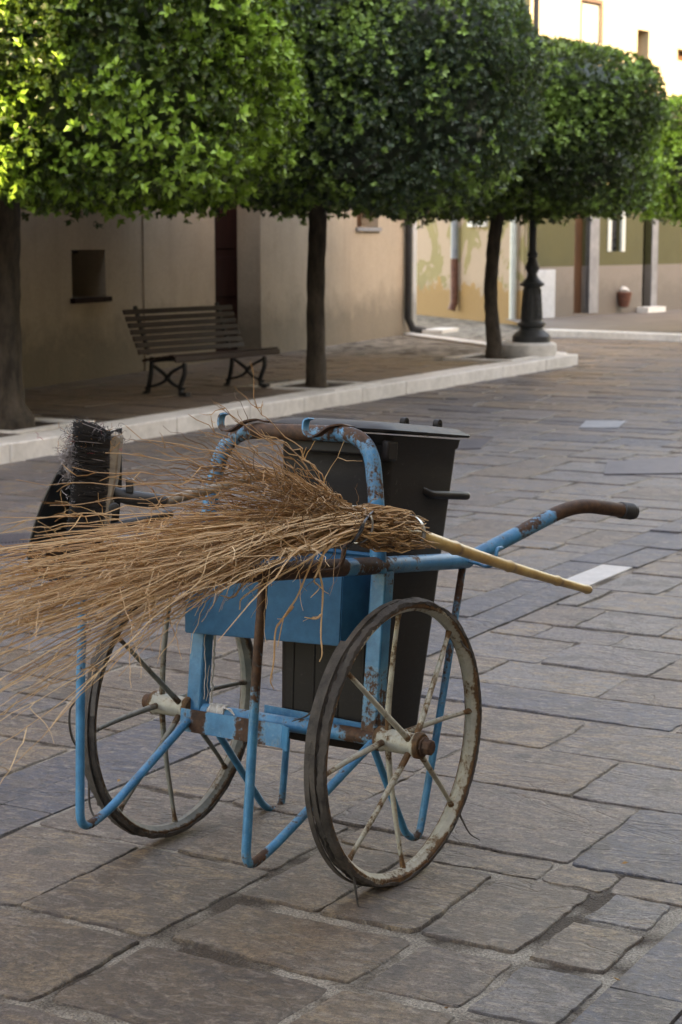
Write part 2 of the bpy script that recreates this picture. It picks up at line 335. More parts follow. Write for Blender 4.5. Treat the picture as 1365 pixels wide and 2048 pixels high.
# ------------------------------------------------------------------ ground and paving
def gp(a, b, z=0.): p = K * a + B * b; return V3(p[0], p[1], z)
mb = MB(); g = 150; mb.add([(-g, -g, -.0055), (g, -g, -.0055), (g, g, -.0055), (-g, g, -.0055)], [(0, 1, 2, 3)])
tag(obj('ground', mb, M['ground'], smooth=None), kind='structure')
class Paving:
    def __init__(s): s.v = []; s.f = []; s.t = []; s.t2 = []; s.w = []
    def stone(s, poly, tone, tone2, detail=.03, rough=.006, drop=0., zt=0., lift=.0):
        # poly in (a,b); irregular chipped border, chamfered edge, slight tilt
        n = len(poly); c = np.mean(np.array(poly), axis=0); out = []
        sd = random.uniform(0, 99)
        for i in range(n):
            p, q = np.array(poly[i]), np.array(poly[(i + 1) % n]); L = np.linalg.norm(q - p); k = max(2, int(L / detail)); nrm = np.array([q[1] - p[1], p[0] - q[0]]) / (L + 1e-9)
            if np.dot(nrm, (p + q) / 2 - c) < 0: nrm = -nrm
            for j in range(k):
                t = j / k; e = p + (q - p) * t
                d = rough * (noise.noise(Vector((sd, i * 7 + t * L * 9, 1))) * 1.2 + noise.noise(Vector((sd, i * 9 + t * L * 26, 5))) * .7 + random.uniform(-.25, .25)) + rough * .15
                if j == 0: e = e + (c - e) / (np.linalg.norm(c - e) + 1e-9) * rough * random.uniform(.2, 1.2)
                out.append(e + nrm * d)
        m = len(out); tx, ty = random.gauss(0, .006), random.gauss(0, .006)
        zf = lambda e: zt + drop + (e[0] - c[0]) * tx + (e[1] - c[1]) * ty
        o = len(s.v); ch = .35 * rough + .0008
        for lvl in range(4):
            for e in out:
                dd = (c - e) / (np.linalg.norm(c - e) + 1e-9)
                if lvl == 0: q, z = e - dd * .003, zt - .03 + lift
                elif lvl == 1: q, z = e, zf(e) - .004 + .003 * noise.noise(Vector((e[0] * 30, e[1] * 30, sd)))
                elif lvl == 2: q, z = e + dd * ch, zf(e)
                else: q, z = e + dd * min(.02, np.linalg.norm(c - e) * .4), zf(e) + .0003
                s.v.append(tuple(gp(q[0], q[1], z))); s.t.append(tone); s.t2.append(tone2); s.w.append((1., .8, .35, 0.)[lvl])
        for l in range(3):
            for i in range(m): s.f.append((o + l * m + i, o + l * m + (i + 1) % m, o + (l + 1) * m + (i + 1) % m, o + (l + 1) * m + i))
        s.f.append(tuple(o + 3 * m + i for i in range(m)))
    def build(s, name, mat):
        me = bpy.data.meshes.new(name); me.from_pydata(s.v, [], s.f)
        for nm, d in (('tone', s.t), ('tone2', s.t2), ('wear', s.w)):
            a = me.attributes.new(nm, 'FLOAT', 'POINT'); a.data.foreach_set('value', np.array(d, dtype=np.float32))
        finish(me, mat, 50); o = bpy.data.objects.new(name, me); C.objects.link(o); tag(o, kind='structure'); return o
pv = Paving()
def rect(a0, a1, b0, b1, tone=None, gap=.008, det=.03, rough=.006, skew=.006, zt=0., tone2=None, lift=0.):
    j = lambda: random.uniform(-skew, skew)
    if tone is None: tone = random.choice([random.uniform(0, .62)] * 4 + [random.uniform(.62, .86)]) if a0 < 6 else (random.choice([random.uniform(.74, .88), random.uniform(.74, .88), random.uniform(.66, .8), random.uniform(.66, .8), random.uniform(.4, .66)]) if a0 < 12.5 else random.choice([random.uniform(.45, .68), random.uniform(.66, .74), random.uniform(.9, 1.)]))  # tone shifts with distance: opener light and bluish sky sheen put into stone colour
    pv.stone([(a0 + gap + j(), b0 + gap + j()), (a1 - gap + j(), b0 + gap + j()), (a1 - gap + j(), b1 - gap + j()), (a0 + gap + j(), b1 - gap + j())],
             tone, random.random() if tone2 is None else tone2, det, rough, random.uniform(-.003, .003), zt, lift)
def row(a0, a1, bs, tones=None, gap=.009, **k):
    for i in range(len(bs) - 1): rect(a0, a1, bs[i], bs[i + 1], tones[i] if tones else None, gap, **k)
D = dict(det=.018, rough=.007)
# the lane between the two slate strips, courses as laid
row(1.9, 2.3, [-3.0, -2.5, -2.1, -1.7, -1.32], gap=.006, **D)
row(2.3, 2.70, [-3.0, -2.62, -2.36, -1.93, -1.6, -1.32], gap=.006, **D)
row(2.71, 3.09, [-3.0, -2.72, -2.27], [.3, .12], gap=.010, **D); row(2.73, 3.09, [-2.27, -1.79, -1.51, -1.31], [.18, .08, .35], gap=.011, **D)
row(3.11, 3.60, [-3.0, -2.65, -2.27], [.38, .22], gap=.006, **D)
row(3.11, 3.39, [-2.24, -1.76, -1.52, -1.32], [.02, .50, .78], gap=.011, **D)
row(3.42, 3.86, [-2.25, -2.04, -1.79, -1.545], [.04, .16, .28], gap=.006, **D)
rect(3.41, 3.665, -1.53, -1.345, .3, .01, **D); rect(3.68, 3.88, -1.52, -1.345, .78, .01, **D)
row(3.61, 4.0, [-3.0, -2.56, -2.27], [.42, .1], gap=.005, **D)
row(3.87, 4.0, [-2.26, -2.0, -1.70, -1.53, -1.32], [.1, .33, .42, .5], gap=.006, **D)
row(4.01, 4.51, [-3.0, -2.66, -2.35, -1.68, -1.32], [.5, .36, .60, .94], gap=.005, **D)
row(4.52, 4.91, [-3.0, -2.72, -2.36, -1.89, -1.5, -1.1], [.3, .55, .58, .7, .4], gap=.005, **D)
row(4.92, 5.29, [-3.0, -2.62, -2.15, -1.62, -1.2], [.56, .5, .64, .4], gap=.005, **D)
row(5.30, 5.57, [-3.0, -2.78, -1.88, -1.4], [.5, .9, .6], gap=.005, **D)
row(5.58, 5.93, [-3.0, -2.72, -2.25, -1.8, -1.3], [.4, .83, .6, .5], gap=.005, **D)
row(5.94, 6.32, [-3.0, -2.62, -2.2, -1.75, -1.3], [.72, .7, .52, .6], gap=.005, **D)
row(6.33, 6.56, [-3.0, -2.82, -2.5, -2.1, -1.6, -1.3], gap=.005, **D)
row(6.57, 6.94, [-3.0, -2.75, -2.4, -1.95, -1.5], gap=.005, **D)
def fill(b0, b1, a0, a1, near, big=False):
    a = a0
    while a < a1:
        da = random.choice([.22, .3, .36, .42, .5]) * (1.15 if big else 1); b = b0 - random.uniform(0, .3); first = True
        while b < b1:
            db = random.uniform(.3, .75) * (1.15 if big else 1); e = min(b + db, b1)
            if e > b1 - .14: e = b1
            s0 = max(b, b0)
            if e - s0 > .08:
                c = gp(a + da / 2, (s0 + e) / 2)
                if c[1] > 1.5 and abs(c[0]) < .22 * c[1] + 1.3 and c[1] < 38:
                    far = c[1] > 11
                    rect(a, a + da, s0, e, None, .009 if not far else .012, det=.03 if c[1] < 7 else (.07 if c[1] < 14 else .25), rough=.006 if c[1] < 14 else .004)
            b = e
        a += da + .004
fill(-3.0, -1.32, 6.95, 34, True)
fill(-1.32 + .34, 3.5, .5, 34, True)
SIDEB = -9.9
fill(-11.5, -3.35, .5, 34, True)
# slate strips with a marble inset
for b0 in (-3.35, -1.31):
    a = .6
    while a < 30:
        L = random.uniform(.45, .95)
        if b0 < -3 and a < 7.38 < a + L: L = 7.38 - a
        m0 = a
        for q in (0, 1):
            if b0 < -3 and abs(a - 7.38) < .01: L = .56
            bb = b0 + q * .17
            marb = b0 < -3 and q == 1 and abs(a - 7.38) < .01
            if not marb:
                rect(m0, m0 + L, bb, bb + .17, random.uniform(.9, 1.), .0022, det=.1, rough=.0015, skew=.001)
            else:
                mbm = MB(); P = [gp(7.385, bb), gp(7.385 + .55, bb), gp(7.385 + .55, bb + .15), gp(7.385, bb + .15)]
                mbm.prism([p + V3(0, 0, -.02) for p in P], (0, 0, .022)); o = obj('pale_slab', mbm, M['marble'], bevel=.002); tag(o, kind='structure')
        a += L
pv.build('paving', M['stone'])
mbm = MB()
for (x0, y0), (x1, y1) in (((1172, 842), (1255, 856)),):
    P = [G(x0, y0, .004), G(x1, y0, .004), G(x1 - 18, y1, .004), G(x0 - 14, y1, .004)]; mbm.prism([p - V3(0, 0, .02) for p in P], (0, 0, .024))
tag(obj('pale_slab', mbm, M['greywall']), kind='structure')
for P, nm, lab in (([G(1215, 925), G(1400, 913), G(1390, 948), G(1208, 950)], 'manhole_cover', 'rectangular dark manhole cover set in the paving at the right edge'),
               ([G(905, 881), G(988, 878), G(962, 898), G(870, 901)], 'drain_cover', 'dark drain cover in the paving behind the bin'),
               ([G(-20, 1072), G(62, 1068), G(58, 1112), G(-40, 1118)], 'drain_grate', 'iron drain grate in the paving behind the twig ends')):
    mbm = MB(); mbm.prism([p + V3(0, 0, -.01) for p in P], (0, 0, .018))
    a, b = P[0], P[1]; d = P[3] - P[0]
    for k in range(12 if nm == 'drain_grate' else 0):
        t = (k + .5) / 12
        for s in (.1, .55):
            p0 = P[0] + (P[1] - P[0]) * t + (P[3] - P[0]) * s; mbm.box(p0 + V3(0, 0, .0075), (P[1] - P[0]) * .04, (P[3] - P[0]) * .35, (0, 0, .005))
    tag(obj(nm, mbm, M['cast']), lab, 'drain cover')

# ------------------------------------------------------------------ sidewalk, kerb, tree pits
SZ = .13
k0 = G(0, 890, SZ); k1 = G(1158, 708, SZ); kd = (k1 - k0) / np.linalg.norm(k1 - k0); kn = V3(-kd[1], kd[0], 0)
ks = k0 - kd * 9
corner = k1
back = V3(-.35, 1, 0); back /= np.linalg.norm(back)
KW = .30
mb = MB(); far = corner + back * 14
mb.add([ks + kn * KW, corner + kn * KW - kd * KW, far - kd * KW, V3(-30, 40, SZ), V3(-30, -8, SZ)], [(0, 1, 2, 3, 4)])
mb.v = [(x, y, SZ - .02) for x, y, z in mb.v]
tag(obj('sidewalk_bed', mb, M['ground'], smooth=None), kind='structure')
pv = Paving(); SP = pv
kk = np.linalg.norm(k1 - ks)
def side_ab(p): return float(p @ K), float(p @ B)
TR = [(G(20, 850, SZ), 1), (G(636, 771, SZ), 2), (G(988, 715, SZ), 3)]
def in_pit(p):
    for t, _ in TR:
        d = p - t
        if abs(d @ kd) < .52 and abs(d @ kn) < .45: return True
    return False
# paving of the sidewalk laid parallel to its kerb
def sp(u, w): return ks + kd * u + kn * w
w = KW + .005
while w < 9:
    dw = random.choice([.25, .33, .4]); u = 3. + random.uniform(0, .4)
    while u < kk - KW + 1.:
        du = random.uniform(.35, .8); c = sp(u + du / 2, w + dw / 2)
        inside = (u + du < kk - KW - .0 + (w * -.25))
        if inside and abs(c[0]) < .21 * c[1] + 1.6 and not in_pit(c) and c[1] > 9:
            P = [sp(u + .006, w + .006), sp(u + du - .006, w + .006), sp(u + du - .006, w + dw - .006), sp(u + .006, w + dw - .006)]
            pv.stone([side_ab(p) for p in P], random.uniform(0, .55), random.random(), .3, .004, random.uniform(-.002, .002), SZ)
        u += du + .004
    w += dw + .004
pv.build('sidewalk', M['stone'])
# kerb of separate white stones
mb = MB(); u = 0.
while u < kk - .01:
    L = min(random.uniform(.9, 1.4), kk - u)
    if kk - u - L < .4: L = kk - u
    z1 = SZ + random.uniform(-.004, .004); w0 = random.uniform(-.006, .006)
    mb.box(sp(u + .004, w0) * V3(1, 1, 0) + V3(0, 0, -.03), kd * (L - .008), kn * KW, (0, 0, z1 + .03)); u += L
u = KW
while u < 12:
    L = random.uniform(.8, 1.3); P = corner - kd * .003 + back * u; P = V3(P[0], P[1], -.03)
    mb.box(P, back * (L - .008), -kd * KW, (0, 0, SZ + .03)); u += L
tag(obj('kerb', mb, M['limestone'], bevel=.012), kind='structure')
for t, i in TR:
    mb = MB(); a, b = .48, .38
    for q, wd in ((-1, 0), (1, 0)):
        o = t + kn * (q * b) - kn * .05; mb.box(V3(*(o - kd * a)) * V3(1, 1, 0) + V3(0, 0, SZ - .03), kd * 2 * a, kn * .1, (0, 0, .042))
        o = t + kd * (q * (a - .05)) - kd * .05; mb.box(V3(*(o - kn * (b - .053))) * V3(1, 1, 0) + V3(0, 0, SZ - .03), kn * (2 * b - .106), kd * .1, (0, 0, .04))
    tag(obj('tree_pit_edging', mb, M['limestone'], bevel=.006), kind='structure')
    mb = MB(); o = t - kd * (a - .09) - kn * (b - .06); mb.box(V3(o[0], o[1], SZ - .05), kd * 2 * (a - .09), kn * 2 * (b - .06), (0, 0, .04))
    tag(obj('tree_pit_soil', mb, M['soil']), kind='structure')

# ------------------------------------------------------------------ trees
def crown(name, mat, parent, ctr, half, n, leaf, pbright, seed, top_round=.6):
    rg = np.random.default_rng(seed); d = rg.normal(size=(n, 3)); d /= np.linalg.norm(d, axis=1)[:, None]
    ex = 6.
    s = (np.abs(d) ** ex).sum(1) ** (-1 / ex); s = s[:, None] * d
    nz = np.array([noise.fractal(Vector(tuple(q * V3(2.2, 2.2, 1.6) + seed)), 1., 2., 4) for q in s])
    depth = rg.random(n) ** 1.6 * .22
    P = s * (1 + .10 * nz - depth)[:, None] * V3(*half)
    up = P[:, 2] / half[2]; rr = np.hypot(P[:, 0] / half[0], P[:, 1] / half[1])
    P[:, 2] -= np.where(up > 0, (rr ** 3) * .20 * half[2] * up, 0)
    lowd = up < -.6; P[:, 2] += np.where(lowd, rg.normal(size=n) * .05, 0)
    nrm = np.sign(s) * np.abs(s) ** 3.2 / V3(*half); nrm /= np.linalg.norm(nrm, axis=1)[:, None]
    ax = nrm + rg.normal(size=(n, 3)) * .55 + V3(0, 0, .25); ax /= np.linalg.norm(ax, axis=1)[:, None]
    P = P + V3(*ctr)
    t1 = np.cross(ax, rg.normal(size=(n, 3))); t1 /= np.linalg.norm(t1, axis=1)[:, None]; t2 = np.cross(ax, t1)
    clump = np.array([noise.noise(Vector(tuple(q * 1.5 + seed * 3))) for q in P])
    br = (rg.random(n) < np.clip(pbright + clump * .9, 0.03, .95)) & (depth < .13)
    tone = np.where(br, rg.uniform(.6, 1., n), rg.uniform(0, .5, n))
    NL = 7; V = []; W_ = []
    for k in range(NL):
        th = 2 * math.pi * k / NL * 1.0 + rg.uniform(-.3, .3, n); tilt = rg.uniform(.35, 1.25, n) if k else np.zeros(n) + .15
        dr = (t1 * np.cos(th)[:, None] + t2 * np.sin(th)[:, None]) * np.sin(tilt)[:, None] + ax * np.cos(tilt)[:, None]
        sd = np.cross(dr, ax + rg.normal(size=(n, 3)) * .25); sd /= np.linalg.norm(sd, axis=1)[:, None] + 1e-9; un = np.cross(sd, dr)
        L = (leaf * rg.uniform(.65, 1.2, n) * np.where(br, 1.12, .92))[:, None]; wd = L * .27
        base = P + ax * (k * .004) + dr * L * .12
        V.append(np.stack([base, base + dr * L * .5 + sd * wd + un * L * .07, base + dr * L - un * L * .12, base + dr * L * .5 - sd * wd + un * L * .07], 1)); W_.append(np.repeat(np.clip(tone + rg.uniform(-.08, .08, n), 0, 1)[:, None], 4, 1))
    V = np.concatenate(V).reshape(-1, 3); W_ = np.concatenate(W_).reshape(-1); nf = len(V) // 4
    idx = np.arange(nf) * 4; tri = np.stack([idx, idx + 1, idx + 2, idx, idx + 2, idx + 3], 1).reshape(-1)
    me = bpy.data.meshes.new(name); root = parent
    inv = np.array(root.matrix_basis.inverted()); V = V @ inv[:3, :3].T + inv[:3, 3]
    me.vertices.add(len(V)); me.vertices.foreach_set('co', V.astype(np.float32).reshape(-1))
    me.loops.add(len(tri)); me.loops.foreach_set('vertex_index', tri.astype(np.int32)); me.polygons.add(nf * 2)
    me.polygons.foreach_set('loop_start', (np.arange(nf * 2) * 3).astype(np.int32)); me.polygons.foreach_set('loop_total', np.full(nf * 2, 3, dtype=np.int32))
    me.update(); me.validate(); a = me.attributes.new('wear', 'FLOAT', 'POINT'); a.data.foreach_set('value', W_.astype(np.float32)); me.materials.append(mat)
    o = bpy.data.objects.new(name, me); C.objects.link(o); o.parent = parent
def tree(base, trunk, ctr, half, n, leaf, mat, pb, seed, label):
    t = thing('street_tree', base, label, 'tree', 'clipped street trees along the kerb')
    mb = MB(); tp = curve([p for p, r in trunk], 6); rs = np.interp(np.linspace(0, 1, len(tp)), np.linspace(0, 1, len(trunk)), [r for p, r in trunk])
    mb.tube(tp, list(rs), 18, jit=.09)
    obj('trunk', mb, M['bark'], t, 60)
    top = V3(*trunk[-1][0]); mb = MB()
    for k in range(9):
        th = k * 2.4; e = V3(ctr[0] + math.cos(th) * half[0] * .7, ctr[1] + math.sin(th) * half[1] * .7, ctr[2] + half[2] * random.uniform(-.3, .6))
        mb.tube(curve([top - V3(0, 0, .25), top + (e - top) * .4 + V3(0, 0, .2), e], 5), list(np.linspace(.05, .012, 11)), 8)
    obj('limbs', mb, M['bark'], t, 60)
    crown('crown', mat, t, ctr, half, n, leaf, pb, seed)
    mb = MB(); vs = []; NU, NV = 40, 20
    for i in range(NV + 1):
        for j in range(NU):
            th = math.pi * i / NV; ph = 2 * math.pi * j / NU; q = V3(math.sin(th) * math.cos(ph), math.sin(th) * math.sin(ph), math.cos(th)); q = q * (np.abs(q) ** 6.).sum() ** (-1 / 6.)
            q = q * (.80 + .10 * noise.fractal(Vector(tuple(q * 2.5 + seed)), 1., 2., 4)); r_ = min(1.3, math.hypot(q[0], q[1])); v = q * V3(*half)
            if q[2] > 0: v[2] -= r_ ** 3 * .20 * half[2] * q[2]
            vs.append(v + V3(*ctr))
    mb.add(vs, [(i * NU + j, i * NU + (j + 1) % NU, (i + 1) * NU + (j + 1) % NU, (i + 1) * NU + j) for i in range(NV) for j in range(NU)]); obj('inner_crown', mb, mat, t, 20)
def trunkpts(px, r, Y):
    return [(PY(x, y, Y), q) for (x, y), q in zip(px, r)]
b1, b2, b3 = TR[0][0], TR[1][0], TR[2][0]
tree(b1, trunkpts([(20, 856), (16, 790), (14, 640), (14, 500), (18, 380), (24, 300)], [.20, .115, .098, .095, .09, .08], b1[1]), (b1[0], b1[1], 2.88), (2.0, 2.0, 1.08), 28000, .056, M['leaf1'], .48, 3, 'nearest clipped tree at the left edge with large bright green leaves and mottled trunk')
tree(b2, trunkpts([(634, 776), (633, 740), (632, 600), (636, 450), (634, 380), (630, 300)], [.108, .092, .083, .082, .086, .07], b2[1]), (b2[0] - .04, b2[1], 2.92), (1.86, 1.95, 1.08), 27000, .054, M['leaf2'], .30, 5, 'middle clipped tree with straight trunk right of the bench and dark bluish leaves')
tree(b3, trunkpts([(989, 719), (988, 680), (982, 600), (985, 520), (993, 450), (1001, 400), (1000, 330)], [.11, .085, .078, .075, .078, .078, .06], b3[1]), (b3[0] - .0, b3[1], 2.74), (1.66, 1.75, .92), 24000, .054, M['leaf3'], .26, 9, 'clipped tree with slim leaning trunk next to the lamp post')
b4 = V3(6.4, 28.6, 0)
tree(b4, [(b4, .12), (b4 + V3(0, 0, 1), .09), (b4 + V3(0, 0, 2.2), .08)], (b4[0], b4[1], 2.72), (1.95, 1.9, .92), 14000, .062, M['leaf1'], .5, 12, 'farthest clipped tree at the right edge, its bright crown catching the sun')

# ------------------------------------------------------------------ buildings
def wall(mb, p0, d, nout, s1, z0, z1, holes, th=.35, s0=0.):
    # front sheet with real openings and reveals; p0 at s=0, d along, nout outward normal
    ss = sorted({s0, s1, *[h[0] for h in holes], *[h[1] for h in holes]}); zs = sorted({z0, z1, *[h[2] for h in holes], *[h[3] for h in holes]})
    P = lambda s, z, k=0.: V3(p0[0], p0[1], 0) + d * s - nout * k + V3(0, 0, z)
    for a, b in zip(ss[:-1], ss[1:]):
        for c, e in zip(zs[:-1], zs[1:]):
            if any(h[0] <= a and b <= h[1] and h[2] <= c and e <= h[3] for h in holes): continue
            mb.add([P(a, c), P(b, c), P(b, e), P(a, e)], [(0, 1, 2, 3)])
    for h in holes:
        k = h[4] if len(h) > 4 else th; a, b, c, e = h[:4]
        for q in (((a, c), (b, c)), ((b, c), (b, e)), ((b, e), (a, e)), ((a, e), (a, c))):
            mb.add([P(*q[0]), P(*q[1]), P(*q[1], k), P(*q[0], k)], [(0, 1, 2, 3)])
    return P
def on_wall(x, y, p0, d, nout):
    r = ray(x, y); q = V3(p0[0], p0[1], 0); s = ((q - CAM) @ nout) / (r @ nout); p = CAM + r * s; return float((p - q) @ d), float(p[2])
def slab(mb, P, a, b, c, e, k, th=.04): # panel set back by k
    o = P(a, c, k); mb.box(o, P(b, c, k) - o, P(a, c, k + th) - o, V3(0, 0, e - c))
# left house
p0 = V3(-2.92, 16.95, 0); p1 = V3(1.01, 27.21, 0); d = (p1 - p0) / np.linalg.norm(p1 - p0); no = V3(d[1], -d[0], 0)
ow = lambda x, y: on_wall(x, y, p0, d, no)
t = thing('house', p0, 'beige rendered house behind the bench with a deep small window and dark red door', 'house')
L1 = np.linalg.norm(p1 - p0)
sA, zA = ow(143, 500); sB, zB = ow(213, 597); dA = ow(431, 600)[0]; dB = ow(522, 600)[0]; uA, uz1 = ow(714, 420); uB, uz0 = ow(757, 455)
holes = [(sA, sB, ow(143, 597)[1], zA, .38), (dA, dB, .14, 2.45, .30), (uA, uB, uz0, uz0 + .75, .25)]
mb = MB(); P = wall(mb, p0, d, no, L1, -.02, 7., holes, s0=-14.)
mb.add([P(L1, -.02), P(L1, -.02, 8), P(L1, 7, 8), P(L1, 7)], [(0, 1, 2, 3)])
mb.add([P(-14, 7), P(L1, 7), P(L1, 7, 8), P(-14, 7, 8)], [(0, 1, 2, 3)])
mb.add([P(-14, -.02), P(-14, 7), P(-14, 7, 8), P(-14, -.02, 8)], [(0, 1, 2, 3)])
obj('wall', mb, M['wall1'], t, None)
s_ = ow(287, 600)[0]
mb = MB(); mb.box(P(s_, .12, -.0), d * .02, no * .012, (0, 0, 4)); obj('render_joint', mb, M['wall1'], t)
mb = MB(); mb.box(P(L1 - .02, .1, -.003), d * .16, no * .05, (0, 0, 5)); mb.box(P(L1 + .003, .1, 0.), d * .14, -no * .5, (0, 0, 5)); obj('corner_pilaster', mb, M['wall1end'], t)
mb = MB(); a, b, c, e, k = holes[0]; slab(mb, P, a - .01, b + .01, c - .01, e + .01, k); w_ = obj('window', mb, M['dark'], t)  # near-black panel: the unlit depth of the opening is put into its colour
mb = MB(); mb.box(P(a - .04, c - .05, -.05), d * (b - a + .08), -no * .12, (0, 0, .05)); obj('window_sill', mb, M['door'], t, bevel=.006)
mb = MB(); mb.box(P(a, c, k - .05), d * .04, no * .03, (0, 0, e - c)); mb.box(P(a + .045, e - .04, k - .05), d * (b - a - .05), no * .03, (0, 0, .04)); obj('window_frame', mb, M['slat'], t)
mb = MB(); a, b, c, e, k = holes[1]; slab(mb, P, a - .01, b + .01, c - .01, e + .01, k)
for q in range(4): mb.box(P(a + .1, c + .12 + q * .56, k), d * (b - a - .2), no * .015, (0, 0, .46))
dr = obj('door', mb, M['door'], t, bevel=.005)
mb = MB(); q = P(a + .32 * (b - a), .98, k - .05); mb.lathe([(.0, 0), (.02, .005), (.022, .03), (.01, .04), (0, .042)], q, no, 12); obj('door_knob', mb, M['brass'], dr)
mb = MB(); a, b, c, e, k = holes[2]; slab(mb, P, a - .01, b + .01, c - .01, e + .01, k); w_ = obj('window', mb, M['brown'], t)
mb = MB(); mb.box(P(a - .05, c - .05, -.04), d * (b - a + .1), -no * .12, (0, 0, .05)); obj('window_sill', mb, M['greywall'], t)
mb = MB(); sp_ = L1 - .28; mb.tube([P(sp_, 6, -.07), P(sp_, .35, -.07), P(sp_ + .05, .2, -.12), P(sp_ + .2, .16, -.25)], .055, 14); obj('downpipe', mb, M['pipedark'], t)
mb = MB(); mb.box(P(sp_ + .1, .13, -.55), d * .8, no * -.3, (0, 0, .05)); tag(obj('doorstep_slab', mb, M['limestone']), kind='structure')
mb = MB(); mb.box(P(-14.5, 7.003, -.5), d * (L1 + 15), -no * 9, (0, 0, .25)); obj('roof', mb, M['roof'], t)
# yellow peeling house across the alley
q0 = G(790, 610, SZ) ; q0 = V3(.6, 39.5, 0); q1 = V3(3.11, 32.38, 0); d2 = (q1 - q0) / np.linalg.norm(q1 - q0); n2 = V3(d2[1], -d2[0], 0)
if n2[1] > 0: n2 = -n2
t = thing('house', q0, 'house with peeling yellow and orange plaster between the beige house and the lamp post', 'house')
L2 = np.linalg.norm(q1 - q0); ow2 = lambda x, y: on_wall(x, y, q0, d2, n2)
a, z1 = ow2(945, 400); b, z0 = ow2(972, 442)
holes = [(a, b, z0, z0 + 1.1, .2)]
mb = MB(); P = wall(mb, q0, d2, n2, L2 + .25, -.02, 9., holes, s0=-6.); obj('wall', mb, M['wall2'], t, None)
mb = MB(); slab(mb, P, a - .01, b + .01, z0 - .01, z0 + 1.12, .2); obj('window', mb, M['glass'], t)
mb = MB(); mb.box(P(a - .1, z0 - .1, -.05), d2 * (b - a + .2), -n2 * .1, (0, 0, .1)); obj('window_sill', mb, M['limestone'], t)
s_ = ow2(917, 600)[0]; zc = ow2(917, 517)[1]
mb = MB(); mb.tube([P(s_, zc, -.09), P(s_, 8.8, -.09)], .07, 14); obj('downpipe', mb, M['pipe'], t)
mb = MB(); mb.tube([P(s_, zc, -.09), P(s_, .3, -.09), P(s_, .16, -.14)], .075, 14); obj('downpipe', mb, M['pipered'], t, label='rusty iron lower downpipe')
mb = MB(); s_ = L2 - .12; mb.tube([P(s_, .1, -.08), P(s_, 8.8, -.08)], .06, 14); obj('downpipe', mb, M['pipewhite'], t, label='white downpipe at the corner')
mb = MB(); mb.box(P(-6.2, 9.003, -.4), d2 * (L2 + 6.2), -n2 * 8, (0, 0, .25)); obj('roof', mb, M['roof'], t)
# olive house with sunlit cream upper storey
az = R(38); d3 = V3(math.sin(az), math.cos(az), 0); n3 = V3(d3[1], -d3[0], 0); r0 = V3(3.16, 32.2, 0)
ow3 = lambda x, y: on_wall(x, y, r0, d3, n3); L3 = 16.
t = thing('house', r0, 'olive and cream house in the background with sunlit upper storey and pale dado', 'house')
ZU = 2.75
dr1 = (ow3(1148, 560)[0], ow3(1178, 560)[0]); dr2 = (ow3(1285, 560)[0], ow3(1302, 560)[0]); wn1 = (ow3(1222, 470)[0], ow3(1243, 470)[0])
wz0 = ow3(1230, 503)[1]
low = [(dr1[0], dr1[1], .14, 2.5, .15), (dr2[0], dr2[1], .2, 2.4, .15), (wn1[0], wn1[1], wz0, 2.4, .15)]
mb = MB(); P = wall(mb, r0, d3, n3, L3, -.02, ZU, low, s0=0.); obj('lower_wall', mb, M['wall3'], t, None)
W1 = (ow3(1165, 40)[0], ow3(1203, 40)[0], ow3(1203, 88)[1], ow3(1203, 14)[1] + .05); W2 = (ow3(1275, 90)[0], ow3(1298, 90)[0], ow3(1290, 130)[1] - .2, ow3(1285, 60)[1])
W0 = (ow3(1341, 90)[0], ow3(1375, 90)[0], ow3(1350, 120)[1], ow3(1350, 96)[1])
up = [(W1[0], W1[1], W1[2], W1[3], .06), (W2[0], W2[1], W2[2], W2[3], .35), (W0[0] + .3, W0[1] + .3, W0[2], W0[3], .2)]
ec = ow3(1330, 0)[1] - .1
mb = MB(); wall(mb, r0, d3, n3, L3, ZU, 8.4, up, s0=0.)
obj('upper_wall', mb, M['cream_wall'], t, None)
# end wall beyond corner

mb = MB(); slab(mb, P, dr1[0], dr1[1], .14, 2.5, .15); obj('door', mb, M['brown'], t, label='brown wooden door')
mb = MB(); mb.box(P(dr1[1] + .0, .14, -.02), d3 * .32, n3 * -.1, (0, 0, 2.4)); obj('door_jamb', mb, M['greywall'], t)
mb = MB(); slab(mb, P, dr2[0], dr2[1], .2, 2.4, .15); obj('door', mb, M['dark'], t)
mb = MB(); mb.box(P(dr2[1] + .0, .2, -.02), d3 * .22, n3 * -.1, (0, 0, 2.2)); obj('door_jamb', mb, M['greywall'], t); mb = MB(); mb.box(P(dr2[0] - .2, .1, -.25), d3 * .7, n3 * -.24, (0, 0, .1)); obj('doorstep', mb, M['limestone'], t)
mb = MB(); slab(mb, P, wn1[0], wn1[1], wz0, 2.4, .1); obj('window', mb, M['glass'], t)
mb = MB()
for q in (wn1[0] - .12, wn1[1]): mb.box(P(q, wz0, -.02), d3 * .12, n3 * -.05, (0, 0, 1.4))
obj('window_frame', mb, M['pipewhite'], t)
mb = MB(); slab(mb, P, up[0][0], up[0][1], up[0][2], up[0][3], .06); w_ = obj('window', mb, M['greywall'], t, label='shuttered upper window')
mb = MB(); a, b, c, e = up[0][:4]; mb.box(P(a - .05, e, -.002), d3 * (b - a + .1), n3 * -.07, (0, 0, .07)); mb.box(P(b + .003, c, -.002), d3 * .06, n3 * -.07, (0, 0, e - c)); mb.box(P(a - .063, c, -.002), d3 * .06, n3 * -.07, (0, 0, e - c)); obj('window_frame', mb, M['brown'], w_)
mb = MB(); slab(mb, P, up[1][0], up[1][1], up[1][2], up[1][3], .35); obj('window', mb, M['brown'], t)
mb = MB(); slab(mb, P, up[2][0], up[2][1], up[2][2], up[2][3], .2); obj('window', mb, M['brown'], t)
